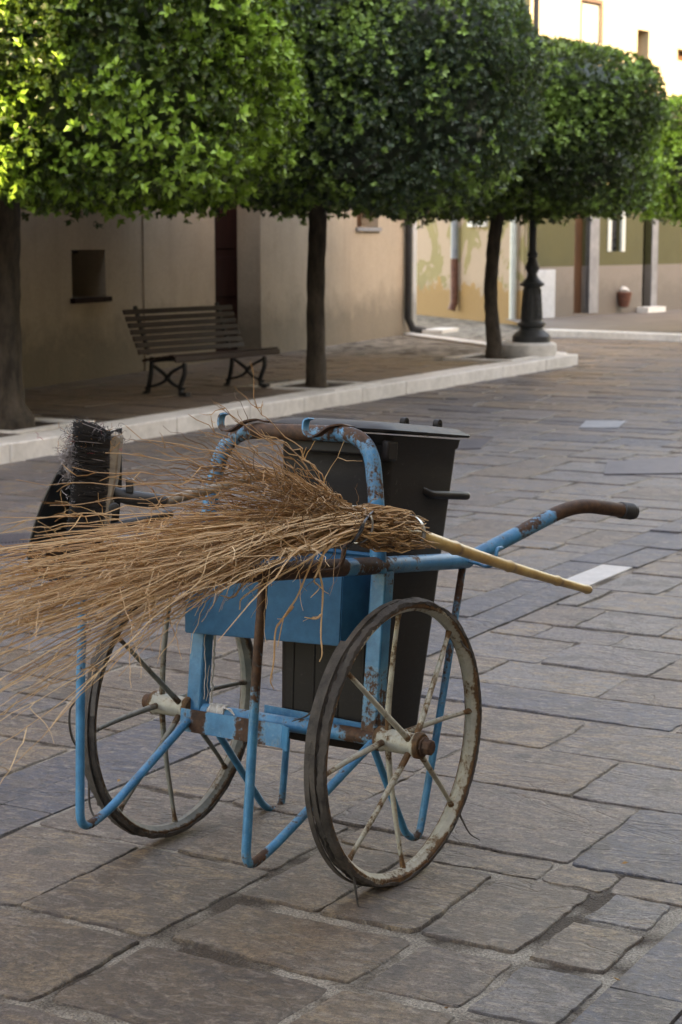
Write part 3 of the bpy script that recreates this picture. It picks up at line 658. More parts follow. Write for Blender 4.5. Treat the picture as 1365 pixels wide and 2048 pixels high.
mb = MB(); a = ow3(1085, 600)[0]; b = ow3(1052, 600)[0]; z_ = ow3(1075, 540)[1]; mb.box(P(max(b, 0) + .003, .1, -.06), d3 * (ow3(1105, 600)[0] - max(b, 0)), n3 * -.055, (0, 0, z_ - .1)); obj('meter_cabinet', mb, M['white'], t, bevel=.01)
mb = MB(); mb.box(P(-.3, 8.403, -.7), d3 * (L3 + .5), -n3 * 9, (0, 0, .2)); obj('roof', mb, M['roof'], t)
pc = P(ow3(1240, 585)[0], ow3(1240, 600)[1], -.1)
pt = thing('guessed_planter', pc, 'unidentified small reddish brown object, guessed as a hanging pot with pale flowers on the olive house wall', 'planter')  # guess for an unidentified reddish object with bright spots
mb = MB(); mb.lathe([(.02, -.14), (.09, -.12), (.13, .05), (.15, .14), (.13, .15), (.10, .10)], pc, (0, 0, 1), 16); obj('pot', mb, M['pipered'], pt)
mb = MB().lathe([(.08 * math.sin(math.pi * i / 12), .19 - .06 * math.cos(math.pi * i / 12)) for i in range(13)], pc, (0, 0, 1), 20)
mb.v = [tuple(V3(*p) + (V3(*p) - pc - V3(0, 0, .2)) * .6 * noise.noise(Vector(p) * 18)) for p in mb.v]
obj('flowers', mb, M['limestone'], pt)
# raised pavement before the far houses
mb = MB(); f0 = G(1085, 660, .1); f1 = G(1420, 672, .1)
kk2 = (f1 - f0) / np.linalg.norm(f1 - f0)
mb.box(V3(f0[0], f0[1], -.05), kk2 * 6, V3(-kk2[1], kk2[0], 0) * .25, (0, 0, .16)); tag(obj('far_kerb', mb, M['limestone'], bevel=.01), kind='structure')
mb = MB(); mb.add([f0 + V3(.0, .26, .0), f1 + V3(2, .0, .0), V3(14, 46, .1), r0 * V3(1, 1, 0) + V3(-.3, .3, .1)], [(0, 1, 2, 3)]); tag(obj('far_sidewalk', mb, M['farpave'], smooth=None), kind='structure')
# unseen houses added to shade the square; gap lets sun onto the nearest crown
kb0 = V3(4.6, 0, 0)
def block(name_label, a0, a1, h, off=0., depth=3.5):
    t = thing('house', kb0 + K * a0, name_label, 'house'); mb = MB()
    o = kb0 + K * a0 + B * off; mb.box(o + V3(0, 0, -.02), K * (a1 - a0), B * depth, (0, 0, h)); obj('wall', mb, M['plainwall'], t, None)
    n = int((a1 - a0) / 3)
    for i in range(n):
        for z in (1.0, 4.2, 7.4):
            if z + 1.6 > h: continue
            mb = MB(); mb.box(o + K * (1 + i * 3) - B * .03 + V3(0, 0, z), K * 1., B * .025, (0, 0, 1.5)); obj('window', mb, M['brown'], t)
    mb = MB(); mb.box(o - B * .4 - K * .01 + V3(0, 0, h - .017), K * (a1 - a0 + .02), B * (depth + .6), (0, 0, .2)); obj('roof', mb, M['roof'], t)
t = thing('house', (-14, -9, 0), 'unseen long house added behind the photographer to block low sky', 'house'); mb = MB(); mb.box((-16, -9, -.02), (22, -3, 0), (-.6, -4, 0), (0, 0, 7.5)); obj('wall', mb, M['plainwall'], t, None); mb = MB(); mb.box((-16.2, -8.8, 7.49), (22.4, -3.05, 0), (-.6, -4.4, 0), (0, 0, .2)); obj('roof', mb, M['roof'], t)  # unseen, added to keep low sky light off faces towards the camera
block('unseen tan house added behind the photographer on the right to shade the square', -25, 4.3, 11.)
block('unseen low tan house added to leave a sun gap between the taller shading houses', 4.4, 5.52, 7.0)
block('unseen tall tan house added across from the bench to shade the square', 5.6, 19., 12.2)
block('unseen tan house added at the far end of the right side to shade the street', 19.2, 45, 10.1)

# ------------------------------------------------------------------ lamp post
LY = 21.9; lc = PY(1063, 690, LY); lc = V3(lc[0], LY, 0); pxm = F / LY
t = thing('street_lamp', (lc[0], lc[1], SZ), 'grey cast iron street lamp on a white stone base beside the slim leaning tree', 'street lamp')
zy = lambda y: PY(1063, y, LY)[2]; hw = lambda w: w * .304 / pxm
mb = MB(); mb.lathe([(0.33, SZ - .02), (.35, .17), (.35, .26), (.31, .285), (0, .288)], (lc[0] - .05, lc[1], 0), n=28); obj('stone_base', mb, M['limestone'], t, 40)
pr = [(.226, .288), (.226, zy(672)), (.205, zy(667)), (.14, zy(659)), (.132, zy(655)), (.165, zy(651)), (.165, zy(646)), (.135, zy(643)), (.128, zy(640)), (.10, zy(576)), (.10, zy(574)), (.14, zy(571)), (.146, zy(567)), (.12, zy(564)), (.075, zy(556)), (.06, zy(551)), (.058, zy(546)), (.083, zy(538)), (.086, zy(532)), (.06, zy(522)), (.052, zy(514)), (.066, zy(511)), (.066, zy(507)), (.046, zy(503)), (.043, zy(430)), (.034, 3.4), (.03, 4.9)]
pr = [(r, z) for r, z in pr]
mb = MB(); mb.lathe(pr, (lc[0], lc[1], 0), n=32); obj('pole', mb, M['lampiron'], t, 30)
mb = MB()
for k in range(8):
    th = k * math.pi / 4 + .2; o = V3(math.cos(th), math.sin(th), 0)
    mb.tube([V3(lc[0], lc[1], zy(638)) + o * .127, V3(lc[0], lc[1], zy(578)) + o * .101], .012, 6)
obj('fluting', mb, M['lampiron'], t)
mb = MB(); o = V3(lc[0] + .0, lc[1], 0); e = V3(.55, -.83, 0); sdv = V3(.83, .55, 0)
mb.box(o + e * .117 - sdv * .035 + V3(0, 0, zy(636)), sdv * .07, e * .012, V3(0, 0, zy(590) - zy(636)) - e * .012)
for k in range(4): mb.lathe([(.022, 0), (.012, .008), (0, .01)], o + e * (.126 - .003 * k) + V3(0, 0, zy(630 - k * 11)), e, 8)
obj('ornament_panel', mb, M['lampiron'], t, bevel=.004)
mb = MB(); mb.lathe([(.03, 0), (.10, .08), (.20, .5), (.22, .52), (.08, .72), (.02, .85)], (lc[0], lc[1], 4.9), n=6); obj('lantern', mb, M['glass'], t)

# ------------------------------------------------------------------ bench
fl, fr = G(365, 792, SZ), G(525, 775, SZ); bl = G(285, 790, SZ)
bx = (fr - fl) / np.linalg.norm(fr - fl); by = V3(-bx[1], bx[0], 0); bo = fl.copy()
def BP(x, y, z): return bo + bx * x + by * y + V3(0, 0, z)
t = thing('park_bench', (bo[0], bo[1], SZ), 'brown slatted park bench with black iron legs in front of the beige wall', 'bench', rot=(0, 0, math.atan2(bx[1], bx[0])))
def slatrow(name, y, z, wv, x0=-.16, x1=1.33):
    mb = MB(); o = BP(x0, y, z); mb.box(o, bx * (x1 - x0), wv[0], wv[1]); obj(name, mb, M['slat'], t, bevel=.004)
dn = lambda a, b: by * a + V3(0, 0, b)
ST = .35
slatrow('seat_slat', -.07, ST - .045, (dn(.018, -.006), dn(.006, .05)))
for i in range(5): yy = -.045 + i * .076; slatrow('seat_slat', yy, ST + .003 - .010 * i, (dn(.062, -.006 - .003 * i), dn(0, .018)))
for i in range(7):
    yy = .345 + i * .024; zz = ST + .01 + i * .057 + (.0 if i < 6 else .003)
    slatrow('back_slat', yy, zz, (dn(.018, -.006), dn(.017, .043)), -.16 - .004 * i, 1.33)
for x in (.0, 1.14):
    mb = MB(); W_ = bx * .03
    def rib(pts, th=.028, w=W_): mb.ribbon(curve([BP(x, *p) for p in pts], 6), w, th)
    rib([(-.06, .0), (.0, .02), (.02, .08), (-.03, .2), (-.03, ST - .06)])       # front leg scroll
    mb.box(BP(x - .03, -.07, 0.), bx * .06, by * .09, (0, 0, .035))
    obj('leg', mb, M['iron'], t); mb = MB()
    rib([(.44, .0), (.40, .03), (.36, .18), (.34, ST - .02)]); obj('leg', mb, M['iron'], t); mb = MB()
    rib([(.375, ST), (.435, ST + .15), (.535, ST + .42)]); obj('back_support', mb, M['iron'], t); mb = MB()
    rib([(-.05, ST - .03), (.15, ST - .04), (.35, ST - .06)], .024); obj('seat_support', mb, M['iron'], t); mb = MB()
    rib([(.42, .05), (.22, .11), (.12, .2), (-.03, ST - .08)], .02); rib([(-.02, .06), (.12, .11), (.2, .18), (.32, ST - .1)], .02); obj('brace', mb, M['iron'], t)

# ------------------------------------------------------------------ handcart
cart = thing('handcart', (*(NH + cu * .33)[:2], 0), 'blue rusty two-wheeled street sweeper handcart with torn tyres', 'handcart', rot=(0, 0, math.atan2(cu[1], cu[0])))
def path(pts): return [LP(*p) for p in pts]
def wave(n, base, amp, sc=3.):
    s = random.uniform(0, 50); return [base + amp * noise.noise(Vector((s, i * sc * .1, 0))) for i in range(n)]
# side rails
pts = dense(path([(.09, -.657, .405), (.09, .457, .409)]), .02)
wr = [1.0 if i < 21 else (.75 if i < 25 else .0) for i in range(len(pts))]
wr = [w + (.55 if 26 < i < 34 else (.25 if 34 <= i < 42 else 0)) for i, w in enumerate(wr)]
mb = MB().tube(pts, .0205, 18, wr); mb.tube(path([(.09, -.664, .405), (.09, -.655, .405)]), [.023, .023], 18, 1.); obj('side_rail', mb, M['blue'], cart)
mb = MB().tube(dense(path([(.567, -.657, .405), (.567, .470, .409)]), .03), .0205, 16, .75); obj('side_rail', mb, M['blue'], cart)
# handles
hp = dense(fillet(path([(.09, .40, .409), (.09, .47, .413), (-.045, .80, .565), (-.108, 1.055, .549)]), .09, 8), .012); hp = hp[4:]
n = len(hp); wr = [.0 if i < n * .35 else (.35 if i < n * .55 else .9) for i in range(n)]
mb = MB().tube(hp, .0195, 18, wr); hd = obj('push_handle', mb, M['blue'], cart)
ge = hp[-1]; gd = (hp[-1] - hp[-4]); gd /= np.linalg.norm(gd)
prof = [(.0225, 0)];
for k in range(6): prof += [(.0235, .002 + k * .009), (.0215, .007 + k * .009)]
mb = MB().lathe([(0.018, -.002)] + prof + [(.022, .058), (.014, .061)], ge - gd * .055, gd, 20); obj('rubber_grip', mb, M['grip'], hd)
# arch
AR = dense(fillet(path([(.088, .0, .39), (.105, .0, .55), (.135, .0, .712), (.55, .0, .702), (.585, .0, .50), (.578, .0, .39)]), .105, 10), .012)
n = len(AR); wr = [0] * n
for i, p in enumerate(AR):
    c = (p - NH) @ cu; h = (p - NH) @ U
    wr[i] = .95 if (.30 < c < .47 and h > .68) else (.35 if h > .55 else .15)
mb = MB().tube(AR, .0195, 18, wr); obj('arch_frame', mb, M['blue'], cart)
for c0 in (.455, .212):
    cc = c0 - .0
    pp = [(c0 - .02, .01, .728), (c0, 0, .732), (c0 + .02, -.025, .724), (c0 + .035, -.05, .704), (c0 + .05, -.062, .699), (c0 + .062, -.066, .712), (c0 + .064, -.062, .735), (c0 + .055, -.056, .742)]
    mb = MB().ribbon(curve(path(pp), 6), A * .026, .004, list(np.repeat(np.linspace(.9, .1, 43), 4))); obj('arch_hook', mb, M['blue'], cart)
# posts (square tube)
def post(c, a, w, wear):
    mb = MB(); n = 14
    for s in range(1):
        vs = []; fs = []; at = []
        for i in range(n + 1):
            h = -.01 + (.395 + .01) * i / n
            for dc, da in ((0, 0), (w, 0), (w, w), (0, w)): vs.append(LP(c + dc, a + da, h)); at.append(wear(i / n))
        for i in range(n):
            for k in range(4): fs.append((4 * i + k, 4 * i + (k + 1) % 4, 4 * i + 4 + (k + 1) % 4, 4 * i + 4 + k))
        mb.add(vs, fs, at)
    return obj('post', mb, M['blue'], cart, bevel=.004)
post(.068, .0, .042, lambda t: .55 if t < .12 else (.42 if t < .5 else (.05 if t < .9 else .3)))
post(.567, -.01, .042, lambda t: .0)
# axle, front plate, rear tray
mb = MB().tube(dense(path([(.03, .01, 0), (.63, .01, 0)]), .03), .0185, 18, [.5] * 5 + [0.1] * 15 + [.1]); obj('axle', mb, M['blue'], cart)
mb = MB(); ppl = [(.605, -.035), (.45, -.035), (.30, -.042), (.262, -.075)]
mb.ribbon([LP(c, a, -.022) for c, a in ppl], U * .058, .004, [.5] * 4 + [.75] * 4 + [.1] * 4 + [.3] * 4)
mb = MB(); pd = dense([LP(c, a, -.022) for c, a in ppl], .02); mb.ribbon(pd, U * .056, .004, sum([[w] * 4 for w in [.12 if i not in (2, 3, 8, 9, 10, 11) else .62 for i in range(len(pd))]], [])); obj('front_plate', mb, M['blue'], cart)
mb = MB(); mb.ribbon(dense(path([(.43, .075, .002), (.14, .075, -.006)]), .02), U * .05, .004, .1); mb.box(LP(.43, .078, -.03), cu * -.3, A * .25, U * .004, .2); obj('bin_tray', mb, M['blue'], cart)
# legs
def leg(pts, r, wtop, mat='blue'):
    q = dense(fillet(path(pts), .07, 9), .02); zmin = min(p[2] for p in q)
    wr = []; low = int(np.argmin([p[2] for p in q]))
    for i, p in enumerate(q): d_ = np.linalg.norm(p - q[low]); wr.append(.05 + .5 * max(0, 1 - d_ / .07) + (wtop * max(0, (p[2] - zmin) - .25) / .4 if i < low else 0.))
    mb = MB().tube(q, r, 12, wr); obj('leg', mb, M[mat], cart)
leg([(.09, -.487, .40), (.09, -.492, .20), (.09, -.487, -.235), (.09, -.39, -.205), (.07, -.01, -.01)], .0105, 1.1)
leg([(.567, -.50, .40), (.567, -.485, .10), (.567, -.455, -.235), (.567, -.36, -.205), (.585, -.01, -.01)], .0105, .3)
leg([(.09, .435, .40), (.09, .37, .05), (.09, .295, -.285), (.09, .23, -.27), (.09, .02, -.01)], .0095, .5)
leg([(.567, .435, .40), (.567, .41, .05), (.567, .40, -.305), (.567, .32, -.29), (.567, .02, -.01)], .0095, .3)
# tool box: tapered sheet tray hung between the posts
mb = MB()
def sheet(P4, th, at=0.): P4 = [V3(*p) for p in P4]; nn = np.cross(P4[1] - P4[0], P4[3] - P4[0]); nn /= np.linalg.norm(nn); mb.prism(P4, nn * th, at)
f0_, f1_ = LP(.598, -.045, .198), LP(.155, -.045, .215); f2_, f3_ = LP(.150, -.06, .392), LP(.602, -.06, .40)
b0_, b1_, b2_, b3_ = LP(.595, .045, .20), LP(.13, .045, .215), LP(.125, .055, .425), LP(.598, .055, .43)
sheet([f0_, f1_, f2_, f3_], .003); sheet([b1_, b0_, b3_, b2_], .003); sheet([f1_, b1_, b2_, f2_], .003, .15); sheet([b0_, f0_, f3_, b3_], .003); sheet([b0_, b1_, f1_, f0_], .003, .2)
mb.tube([b2_, b3_], .006, 8, .3); mb.ribbon(dense([f2_ + U * .004, f3_ + U * .004], .03), A * .012, .003, .35)
bxo = obj('tool_box', mb, M['blue_box'], cart)
# hooks for the broom
def rod(px, c, r, wear, name, cs=None):
    q = curve([LP(*onp(x, y, cc)) for (x, y), cc in zip(px, cs or [c] * len(px))], 6); mb = MB().tube(q, r, 10, wear); return obj(name, mb, M['blue'], cart)
rod([(628, 1141), (655, 1142), (675, 1138), (685, 1122), (690, 1096), (702, 1086)], .06, .0055, 1., 'broom_hook')
mb = MB(); q = curve([LP(*onp(x, y, cc)) for (x, y), cc in (((690, 1095), .05), ((706, 1084), -.02), ((722, 1062), -.035), ((728, 1045), -.035), ((745, 1024), -.02))], 6); mb.ribbon(q, A * .014 + U * .004, .004, .6); obj('broom_hook', mb, M['iron'], cart)
rod([(938, 1122), (960, 1128), (975, 1133), (988, 1127), (992, 1112), (996, 1098), (1004, 1096)], .03, .005, .1, 'broom_hook', [.07, .04, .0, -.025, -.03, -.03, -.03])

# wheels
def wheel(c0, yaw, rad, spin, camber, side):
    ctr = NH + cu * c0; z = V3(0, 0, 1)
    wa = cu * math.cos(yaw) + cv * math.sin(yaw); wa = wa + z * camber; wa /= np.linalg.norm(wa); wv = np.cross(z, wa); wv /= np.linalg.norm(wv); wz = np.cross(wa, wv)
    if wv @ cv < 0: wv = -wv
    ctr = V3(ctr[0], ctr[1], .337)
    def WP(th, r, w): return ctr + (wv * math.cos(th) + wz * math.sin(th)) * r + wa * w
    N_ = 144
    def ring(profile, nn=N_, t0=0., t1=2 * math.pi, dz=None, closed=True, at=None):
        mb = MB(); vs = []; fs = []; aa = []; full = abs(t1 - t0 - 2 * math.pi) < 1e-6; m = len(profile)
        steps = nn if full else nn + 1
        for i in range(steps):
            th = t0 + (t1 - t0) * i / nn
            for j, (r, w) in enumerate(profile):
                rr, ww = (r, w) if dz is None else dz(th, r, w, j)
                vs.append(WP(th, rr, ww)); aa.append(at(th, j) if at else 0.)
        for i in range(steps if full else steps - 1):
            i2 = (i + 1) % steps
            for j in range(m): j2 = (j + 1) % m; fs.append((i * m + j, i2 * m + j, i2 * m + j2, i * m + j2))
        if not full: fs.append(tuple(range(m))); fs.append(tuple((steps - 1) * m + j for j in range(m))[::-1])
        mb.add(vs, fs, aa); return mb
    R0 = rad
    rimp = [(R0 - .013, -.013), (R0 - .008, -.0195), (R0 + .002, -.020), (R0 + .002, -.0175), (R0 - .007, -.0155), (R0 - .010, -.006), (R0 - .010, .006), (R0 - .007, .0155), (R0 + .002, .0175), (R0 + .002, .020), (R0 - .008, .0195), (R0 - .013, .013), (R0 - .019, .006), (R0 - .019, -.006)]
    rim = obj('wheel', ring(rimp, at=lambda th, j: .35 * noise.noise(Vector((math.cos(th) * 3, math.sin(th) * 3, side * 5))) + .12 + (.45 if j in (1, 2, 3, 8, 9, 10) else 0)), M['cream'] if side else M['bluegrey'], cart, 40)
    sd = side * 13 + 2
    def tz(th, r, w, j):
        q = noise.noise(Vector((math.cos(th) * 7, math.sin(th) * 7, sd + j * .7))); q2 = noise.noise(Vector((math.cos(th) * 30, math.sin(th) * 30, sd + j)))
        thin = 1. if ((th % (2 * math.pi)) > tstart) else 1.
        return r + .0045 * q + .003 * q2, w + .0035 * q2 + .002 * q
    tp_ = [(R0 - .004, -.016), (R0 - .001, -.0215), (R0 + .006, -.0215), (R0 + .0095, -.014), (R0 + .011, -.006), (R0 + .006, -.003), (R0 + .0115, .002), (R0 + .0095, .013), (R0 + .005, .0215), (R0 - .001, .0225), (R0 - .006, .016)]
    tstart = 0
    ty = obj('tyre', ring(tp_, 260, dz=tz), M['tyre'], rim, 25)
    mb = MB()
    for k in range(2):                                   # split carcass folded off the tread
        t0, t1 = ((1.6, 3.6), (2.2, 4.6))[k] if side else ((1.1, 3.0), (2.4, 4.2))[k]
        m_ = 60; pts = []
        for i in range(m_ + 1):
            th = t0 + (t1 - t0) * i / m_; e = math.sin(math.pi * i / m_)
            pts.append(WP(th, R0 + .010 + .006 * e * (1 + .5 * noise.noise(Vector((th * 3, k, sd)))), (.014 if side else -.010) + (-.012 + .02 * k) * (1 - e * .4) * (1 if side else 1)))
        mb.ribbon(pts, wa * .014, .0035)
    for th, ln, dx, w0 in ((-.75, .07, .03, -.01), (-1.15, .10, -.02, .01), (-2.25, .16, .02, -.012), (2.62, .05, -.04, .01), (.75, .05, .02, .0)) if side else ((-2.8, .0, .0, .0),):
        if ln == 0: continue
        s0 = WP(th, R0 + .004, w0); gg = V3(dx, -.01, 0)
        pts = curve([s0, s0 + gg * .4 - z * ln * .35, s0 + gg - z * ln * .8, s0 + gg * 1.8 - z * ln], 5)
        pts = [V3(p[0], p[1], max(p[2], .004)) for p in pts]
        mb.tube(pts, list(np.linspace(.0035, .001, len(pts))), 6)
    if not side:
        q = curve([PY(150, 1405, 4.3), PY(141, 1420, 4.3), PY(140, 1450, 4.3), PY(147, 1480, 4.35), PY(165, 1505, 4.4)], 6); mb.ribbon(q, V3(.0, .012, 0), .004)
        q = curve([PY(190, 1330, 4.45), PY(172, 1370, 4.4), PY(175, 1400, 4.4), PY(186, 1385, 4.4)], 6); mb.tube(q, .003, 6)
        q = curve([PY(178, 1560, 4.4), PY(180, 1610, 4.4), PY(192, 1640, 4.38)], 6); mb.tube(q, .003, 6)
    obj('torn_strips', mb, M['tyre'], ty, 40)
    dirn = -1. if side else 1.
    hub = MB().lathe([(.012, -.062), (.028, -.062), (.031, -.058), (.031, -.046), (.026, -.040), (.027, .0), (.026, .040), (.030, .046), (.030, .058), (.026, .062), (.012, .062)], ctr, wa, 26, [.8 if (i // 26) in (0, 1, 2, 8, 9, 10) else .15 for i in range(26 * 11)])
    hub = obj('hub', hub, M['cream'], rim, 40)
    mb = MB().lathe([(.0, -.064), (.024, -.064), (.024, -.069), (.019, -.070), (.019, -.086), (.015, -.0885), (.0, -.0885)] if side else [(0, .064), (.024, .064), (.024, .069), (.019, .07), (.019, .086), (.0, .088)], ctr, wa, 8 if side else 14, 1.); obj('axle_nut', mb, M['rust'], hub, 30, bevel=.0015)
    for k in range(8):
        th = spin + k * math.pi / 4; w0 = .034 * (1 if k % 2 else -1)
        mb = MB(); m_ = 14; pts = []; rs = []; n0 = random.uniform(0, 50)
        for i in range(m_ + 1):
            q = i / m_; rr = .024 + (R0 - .016 - .024) * q; pts.append(WP(th + .012 * math.sin(q * 3 + k), rr, w0 * (1 - q ** 1.3) + .0015 * noise.noise(Vector((n0, q * 3, 0))))); rs.append(.0078 - .0026 * q + (.003 if i == m_ else 0))
        mb.tube(pts, rs, 10, [.12 + .35 * abs(noise.noise(Vector((n0, i * .35, 3)))) + (.3 if i < 2 or i > m_ - 2 else 0) for i in range(m_ + 1)]); obj('spoke', mb, M['cream'] if side else M['bluegrey'], rim, 40)
    return ctr
wheel(0., R(4.0), .327, R(47), .0, 1)
wheel(.657, R(2.0), .322, R(45), .0, 0)

# ------------------------------------------------------------------ waste bin
bn = thing('waste_bin', LP(.27, .24, -.06), 'tall dark plastic waste bin with closed lid standing on the cart', 'waste bin', rot=(0, 0, math.atan2(cu[1], cu[0])))
def binring(h, inset=0.):
    q = (h + .055) / .79; c0, c1 = .128 - .012 * q, .405 + .02 * q; a0, a1 = .098 - .055 * q, .335 + .10 * q
    c0 += inset; c1 -= inset; a0 += inset; a1 -= inset; r = .035; out = []
    for (cc, aa, s) in ((c0 + r, a0 + r, 180), (c1 - r, a0 + r, 270), (c1 - r, a1 - r, 0), (c0 + r, a1 - r, 90)):
        for k in range(7): th = R(s + k * 15); out.append((cc + r * math.cos(th), aa + r * math.sin(th)))
    return [LP(c, a, h) for c, a in out]
def ringmesh(rings, cap=True):
    mb = MB(); m = len(rings[0]); vs = [p for r in rings for p in r]; fs = [(i * m + k, i * m + (k + 1) % m, (i + 1) * m + (k + 1) % m, (i + 1) * m + k) for i in range(len(rings) - 1) for k in range(m)]
    if cap: fs += [tuple(range(m))[::-1], tuple((len(rings) - 1) * m + k for k in range(m))]
    return mb.add(vs, fs)
hs = [-.055] + list(np.linspace(-.04, .69, 12))
body = ringmesh([binring(-.055, .012)] + [binring(h) for h in hs[1:]] + [binring(.695, -.004), binring(.715, -.006), binring(.715, .004)])
bb = obj('body', body, M['bin'], bn, 40)
mb = MB()
for c in (.16, .23, .30, .36): mb.ribbon([LP(c, .098 - .055 * (h + .055) / .79 - .0, h) for h in (-.04, .1, .25)], cu * .006, .004)
obj('rib', mb, M['bin'], bb, bevel=.002)
mb = MB(); mb.box(LP(.385, .02, .662), -cu * .235, A * .028, U * .034); mb.box(LP(.124, .035, .652), -cu * .02, A * .05, U * .05); obj('lifting_ledge', mb, M['bin'], bb, bevel=.006)
lid = ringmesh([binring(.720, .002), binring(.7215, -.022), binring(.727, -.024), binring(.731, -.018), binring(.742, .004), binring(.746, .06)]); ld = obj('lid', lid, M['bin'], bn, 40)
for c in (.20, .298):
    mb = MB().lathe([(.004, -.008), (.013, -.008), (.013, .008), (.004, .008)], LP(c, .452, .752), cu, 16, cap=False); mb.box(LP(c - .006, .44, .73), cu * .012, A * .024, U * .018); obj('hinge_lug', mb, M['bin'], ld, bevel=.001)
mb = MB().tube(dense(fillet(path([(.126, .25, .585), (.112, .275, .575), (.105, .47, .573), (.40, .50, .573)]), .02), .02), .0105, 12); obj('handle_bar', mb, M['bin'], bn)
# ------------------------------------------------------------------ twig broom
R1 = V3(.012, .005, .492); R2 = V3(.02, -.245, .512)
def LPv(p): return LP(*p)
AXE = (R1 - R2) / np.linalg.norm(R1 - R2)
br = thing('twig_broom', LPv(R1), 'besom broom of dry twigs with a bamboo handle lying across the cart', 'broom')
# bamboo handle
hend = V3(-.085, .845, .336); nb = 64; pts = []; rs = []; wr = []
nodes = [.22, .515, .80, .985]
for i in range(nb + 1):
    q = i / nb; p = R1 * (1 - q) + hend * q + V3(0, 0, -.018) * math.sin(math.pi * q) * .3 - V3(0, .06, 0) * (1 - q) * (1 if q < .02 else 0)
    bump = sum(math.exp(-((q - nd) / .010) ** 2) for nd in nodes); gr = sum(math.exp(-((q - nd - .014) / .006) ** 2) for nd in nodes)
    pts.append(LPv(p)); rs.append(.0165 - .006 * q + .0028 * bump); wr.append(min(1, .9 * gr + .25 * bump))
mb = MB().tube(pts, rs, 20, wr); obj('bamboo_handle', mb, M['bamboo'], br, 50)
# twigs
class TW:
    def __init__(s): s.V = []; s.F = []; s.A = []; s.n = 0
    def add(s, pts, r0, r1, tone, sides=4):
        P = np.array(pts); m = len(P); T = np.gradient(P, axis=0); T /= np.linalg.norm(T, axis=1)[:, None] + 1e-12
        ref = V3(.3, .2, .93); X = np.cross(T, ref); X /= np.linalg.norm(X, axis=1)[:, None] + 1e-9; Y = np.cross(T, X); rr = np.linspace(r0, r1, m) * (1 + .18 * np.array([random.uniform(-1, 1) for _ in range(m)]))
        for k in range(sides):
            th = 2 * math.pi * k / sides; s.V.append(P + (X * math.cos(th) + Y * math.sin(th)) * rr[:, None])
        b = s.n
        for k in range(sides):
            k2 = (k + 1) % sides
            for i in range(m - 1): s.F.append((b + k * m + i, b + k2 * m + i, b + k2 * m + i + 1, b + k * m + i + 1))
        s.F.append(tuple(b + k * m + m - 1 for k in range(sides))); s.F.append(tuple(b + k * m for k in range(sides))[::-1])
        s.n += m * sides; s.A += [tone] * (m * sides)
    def mb(s):
        m = MB(); V = np.concatenate(s.V); m.v = [tuple(p) for p in V]; m.f = s.F; m.a = s.A; return m
tw = TW()
def walk(p, d, L, step, kink, grav, lift=0.):
    pts = [p.copy()]; n = max(2, int(L / step)); d = d / np.linalg.norm(d); bias = rng.normal(size=3) * kink * .25
    for i in range(n):
        d = d + rng.normal(size=3) * kink * .22 + bias * .4 * math.sin(i * .5) + V3(0, 0, -grav); d /= np.linalg.norm(d)
        e = d + rng.normal(size=3) * kink * 1.25; p = p + e / np.linalg.norm(e) * step * rng.uniform(.6, 1.4); pts.append(p.copy())
    return pts
def toW(pts): return [LP(*p) for p in pts]
def branchy(pts, r0, tone, nb, scale=1.):
    tw.add(toW(pts), r0, .0007, tone)
    for _ in range(nb):
        i = rng.integers(len(pts) // 3, max(len(pts) // 3 + 1, len(pts) - 1)); t = pts[min(i + 1, len(pts) - 1)] - pts[i]; t /= np.linalg.norm(t) + 1e-9
        dd = t + rng.normal(size=3) * .30; q = walk(pts[i], dd, rng.uniform(.04, .24) * scale, .02, .13, .01); tw.add(toW(q), r0 * .5, .0005, min(1, tone + rng.uniform(-.1, .25)), 3)
        if rng.random() < .5 and len(q) > 3:
            j = len(q) // 2; dd = q[j + 1] - q[j]; dd = dd / np.linalg.norm(dd) + rng.normal(size=3) * .5; tw.add(toW(walk(q[j], dd, rng.uniform(.02, .09), .015, .15, 0.)), r0 * .35, .0004, tone, 3)
ring_c = R2
for i in range(385):
    th = rng.uniform(0, 2 * math.pi); rr = .036 * math.sqrt(rng.random()); s = V3(math.cos(th) * rr, 0, math.sin(th) * rr)
    p0_ = R2 + s + AXE * rng.uniform(-.02, .0); u_ = rng.random()
    if u_ < .84:
        ey = rng.normal(-.070, .020) + s[2] * .9; ec = rng.normal(0.0, .075) + s[0] * 2.5; L = rng.uniform(.75, 1.42); gr = rng.uniform(.0005, .0055) if rng.random() < .8 else rng.uniform(.005, .011); tone = rng.uniform(.35, 1.)
    elif u_ < .96:
        ey = rng.uniform(.02, .38); ec = rng.normal(.08, .16); L = rng.uniform(.2, .8) * (1 - .9 * ey); gr = rng.uniform(.002, .014); tone = rng.uniform(.1, .7)
    else:
        ey = rng.uniform(-.12, .02); ec = rng.normal(0, .16); L = rng.uniform(.4, 1.1); gr = rng.uniform(.004, .012); tone = rng.uniform(.4, 1.)
    d_ = V3(ec, -1., ey)
    pts = walk(p0_, d_, L, .04, .036, gr)
    for p in pts:                                        # the head rests on the front of the rail
        lim = .446 + .25 * max(0, -p[0]) + .012 * rng.random()
        if p[1] < -.70: lim -= (-.70 - p[1]) * .42
        if p[2] < lim: p[2] = lim + (p[2] - lim) * .12
    branchy(pts, rng.uniform(.0013, .0026) if u_ < .9 else .0028, tone, 2 if L > .6 else 1)
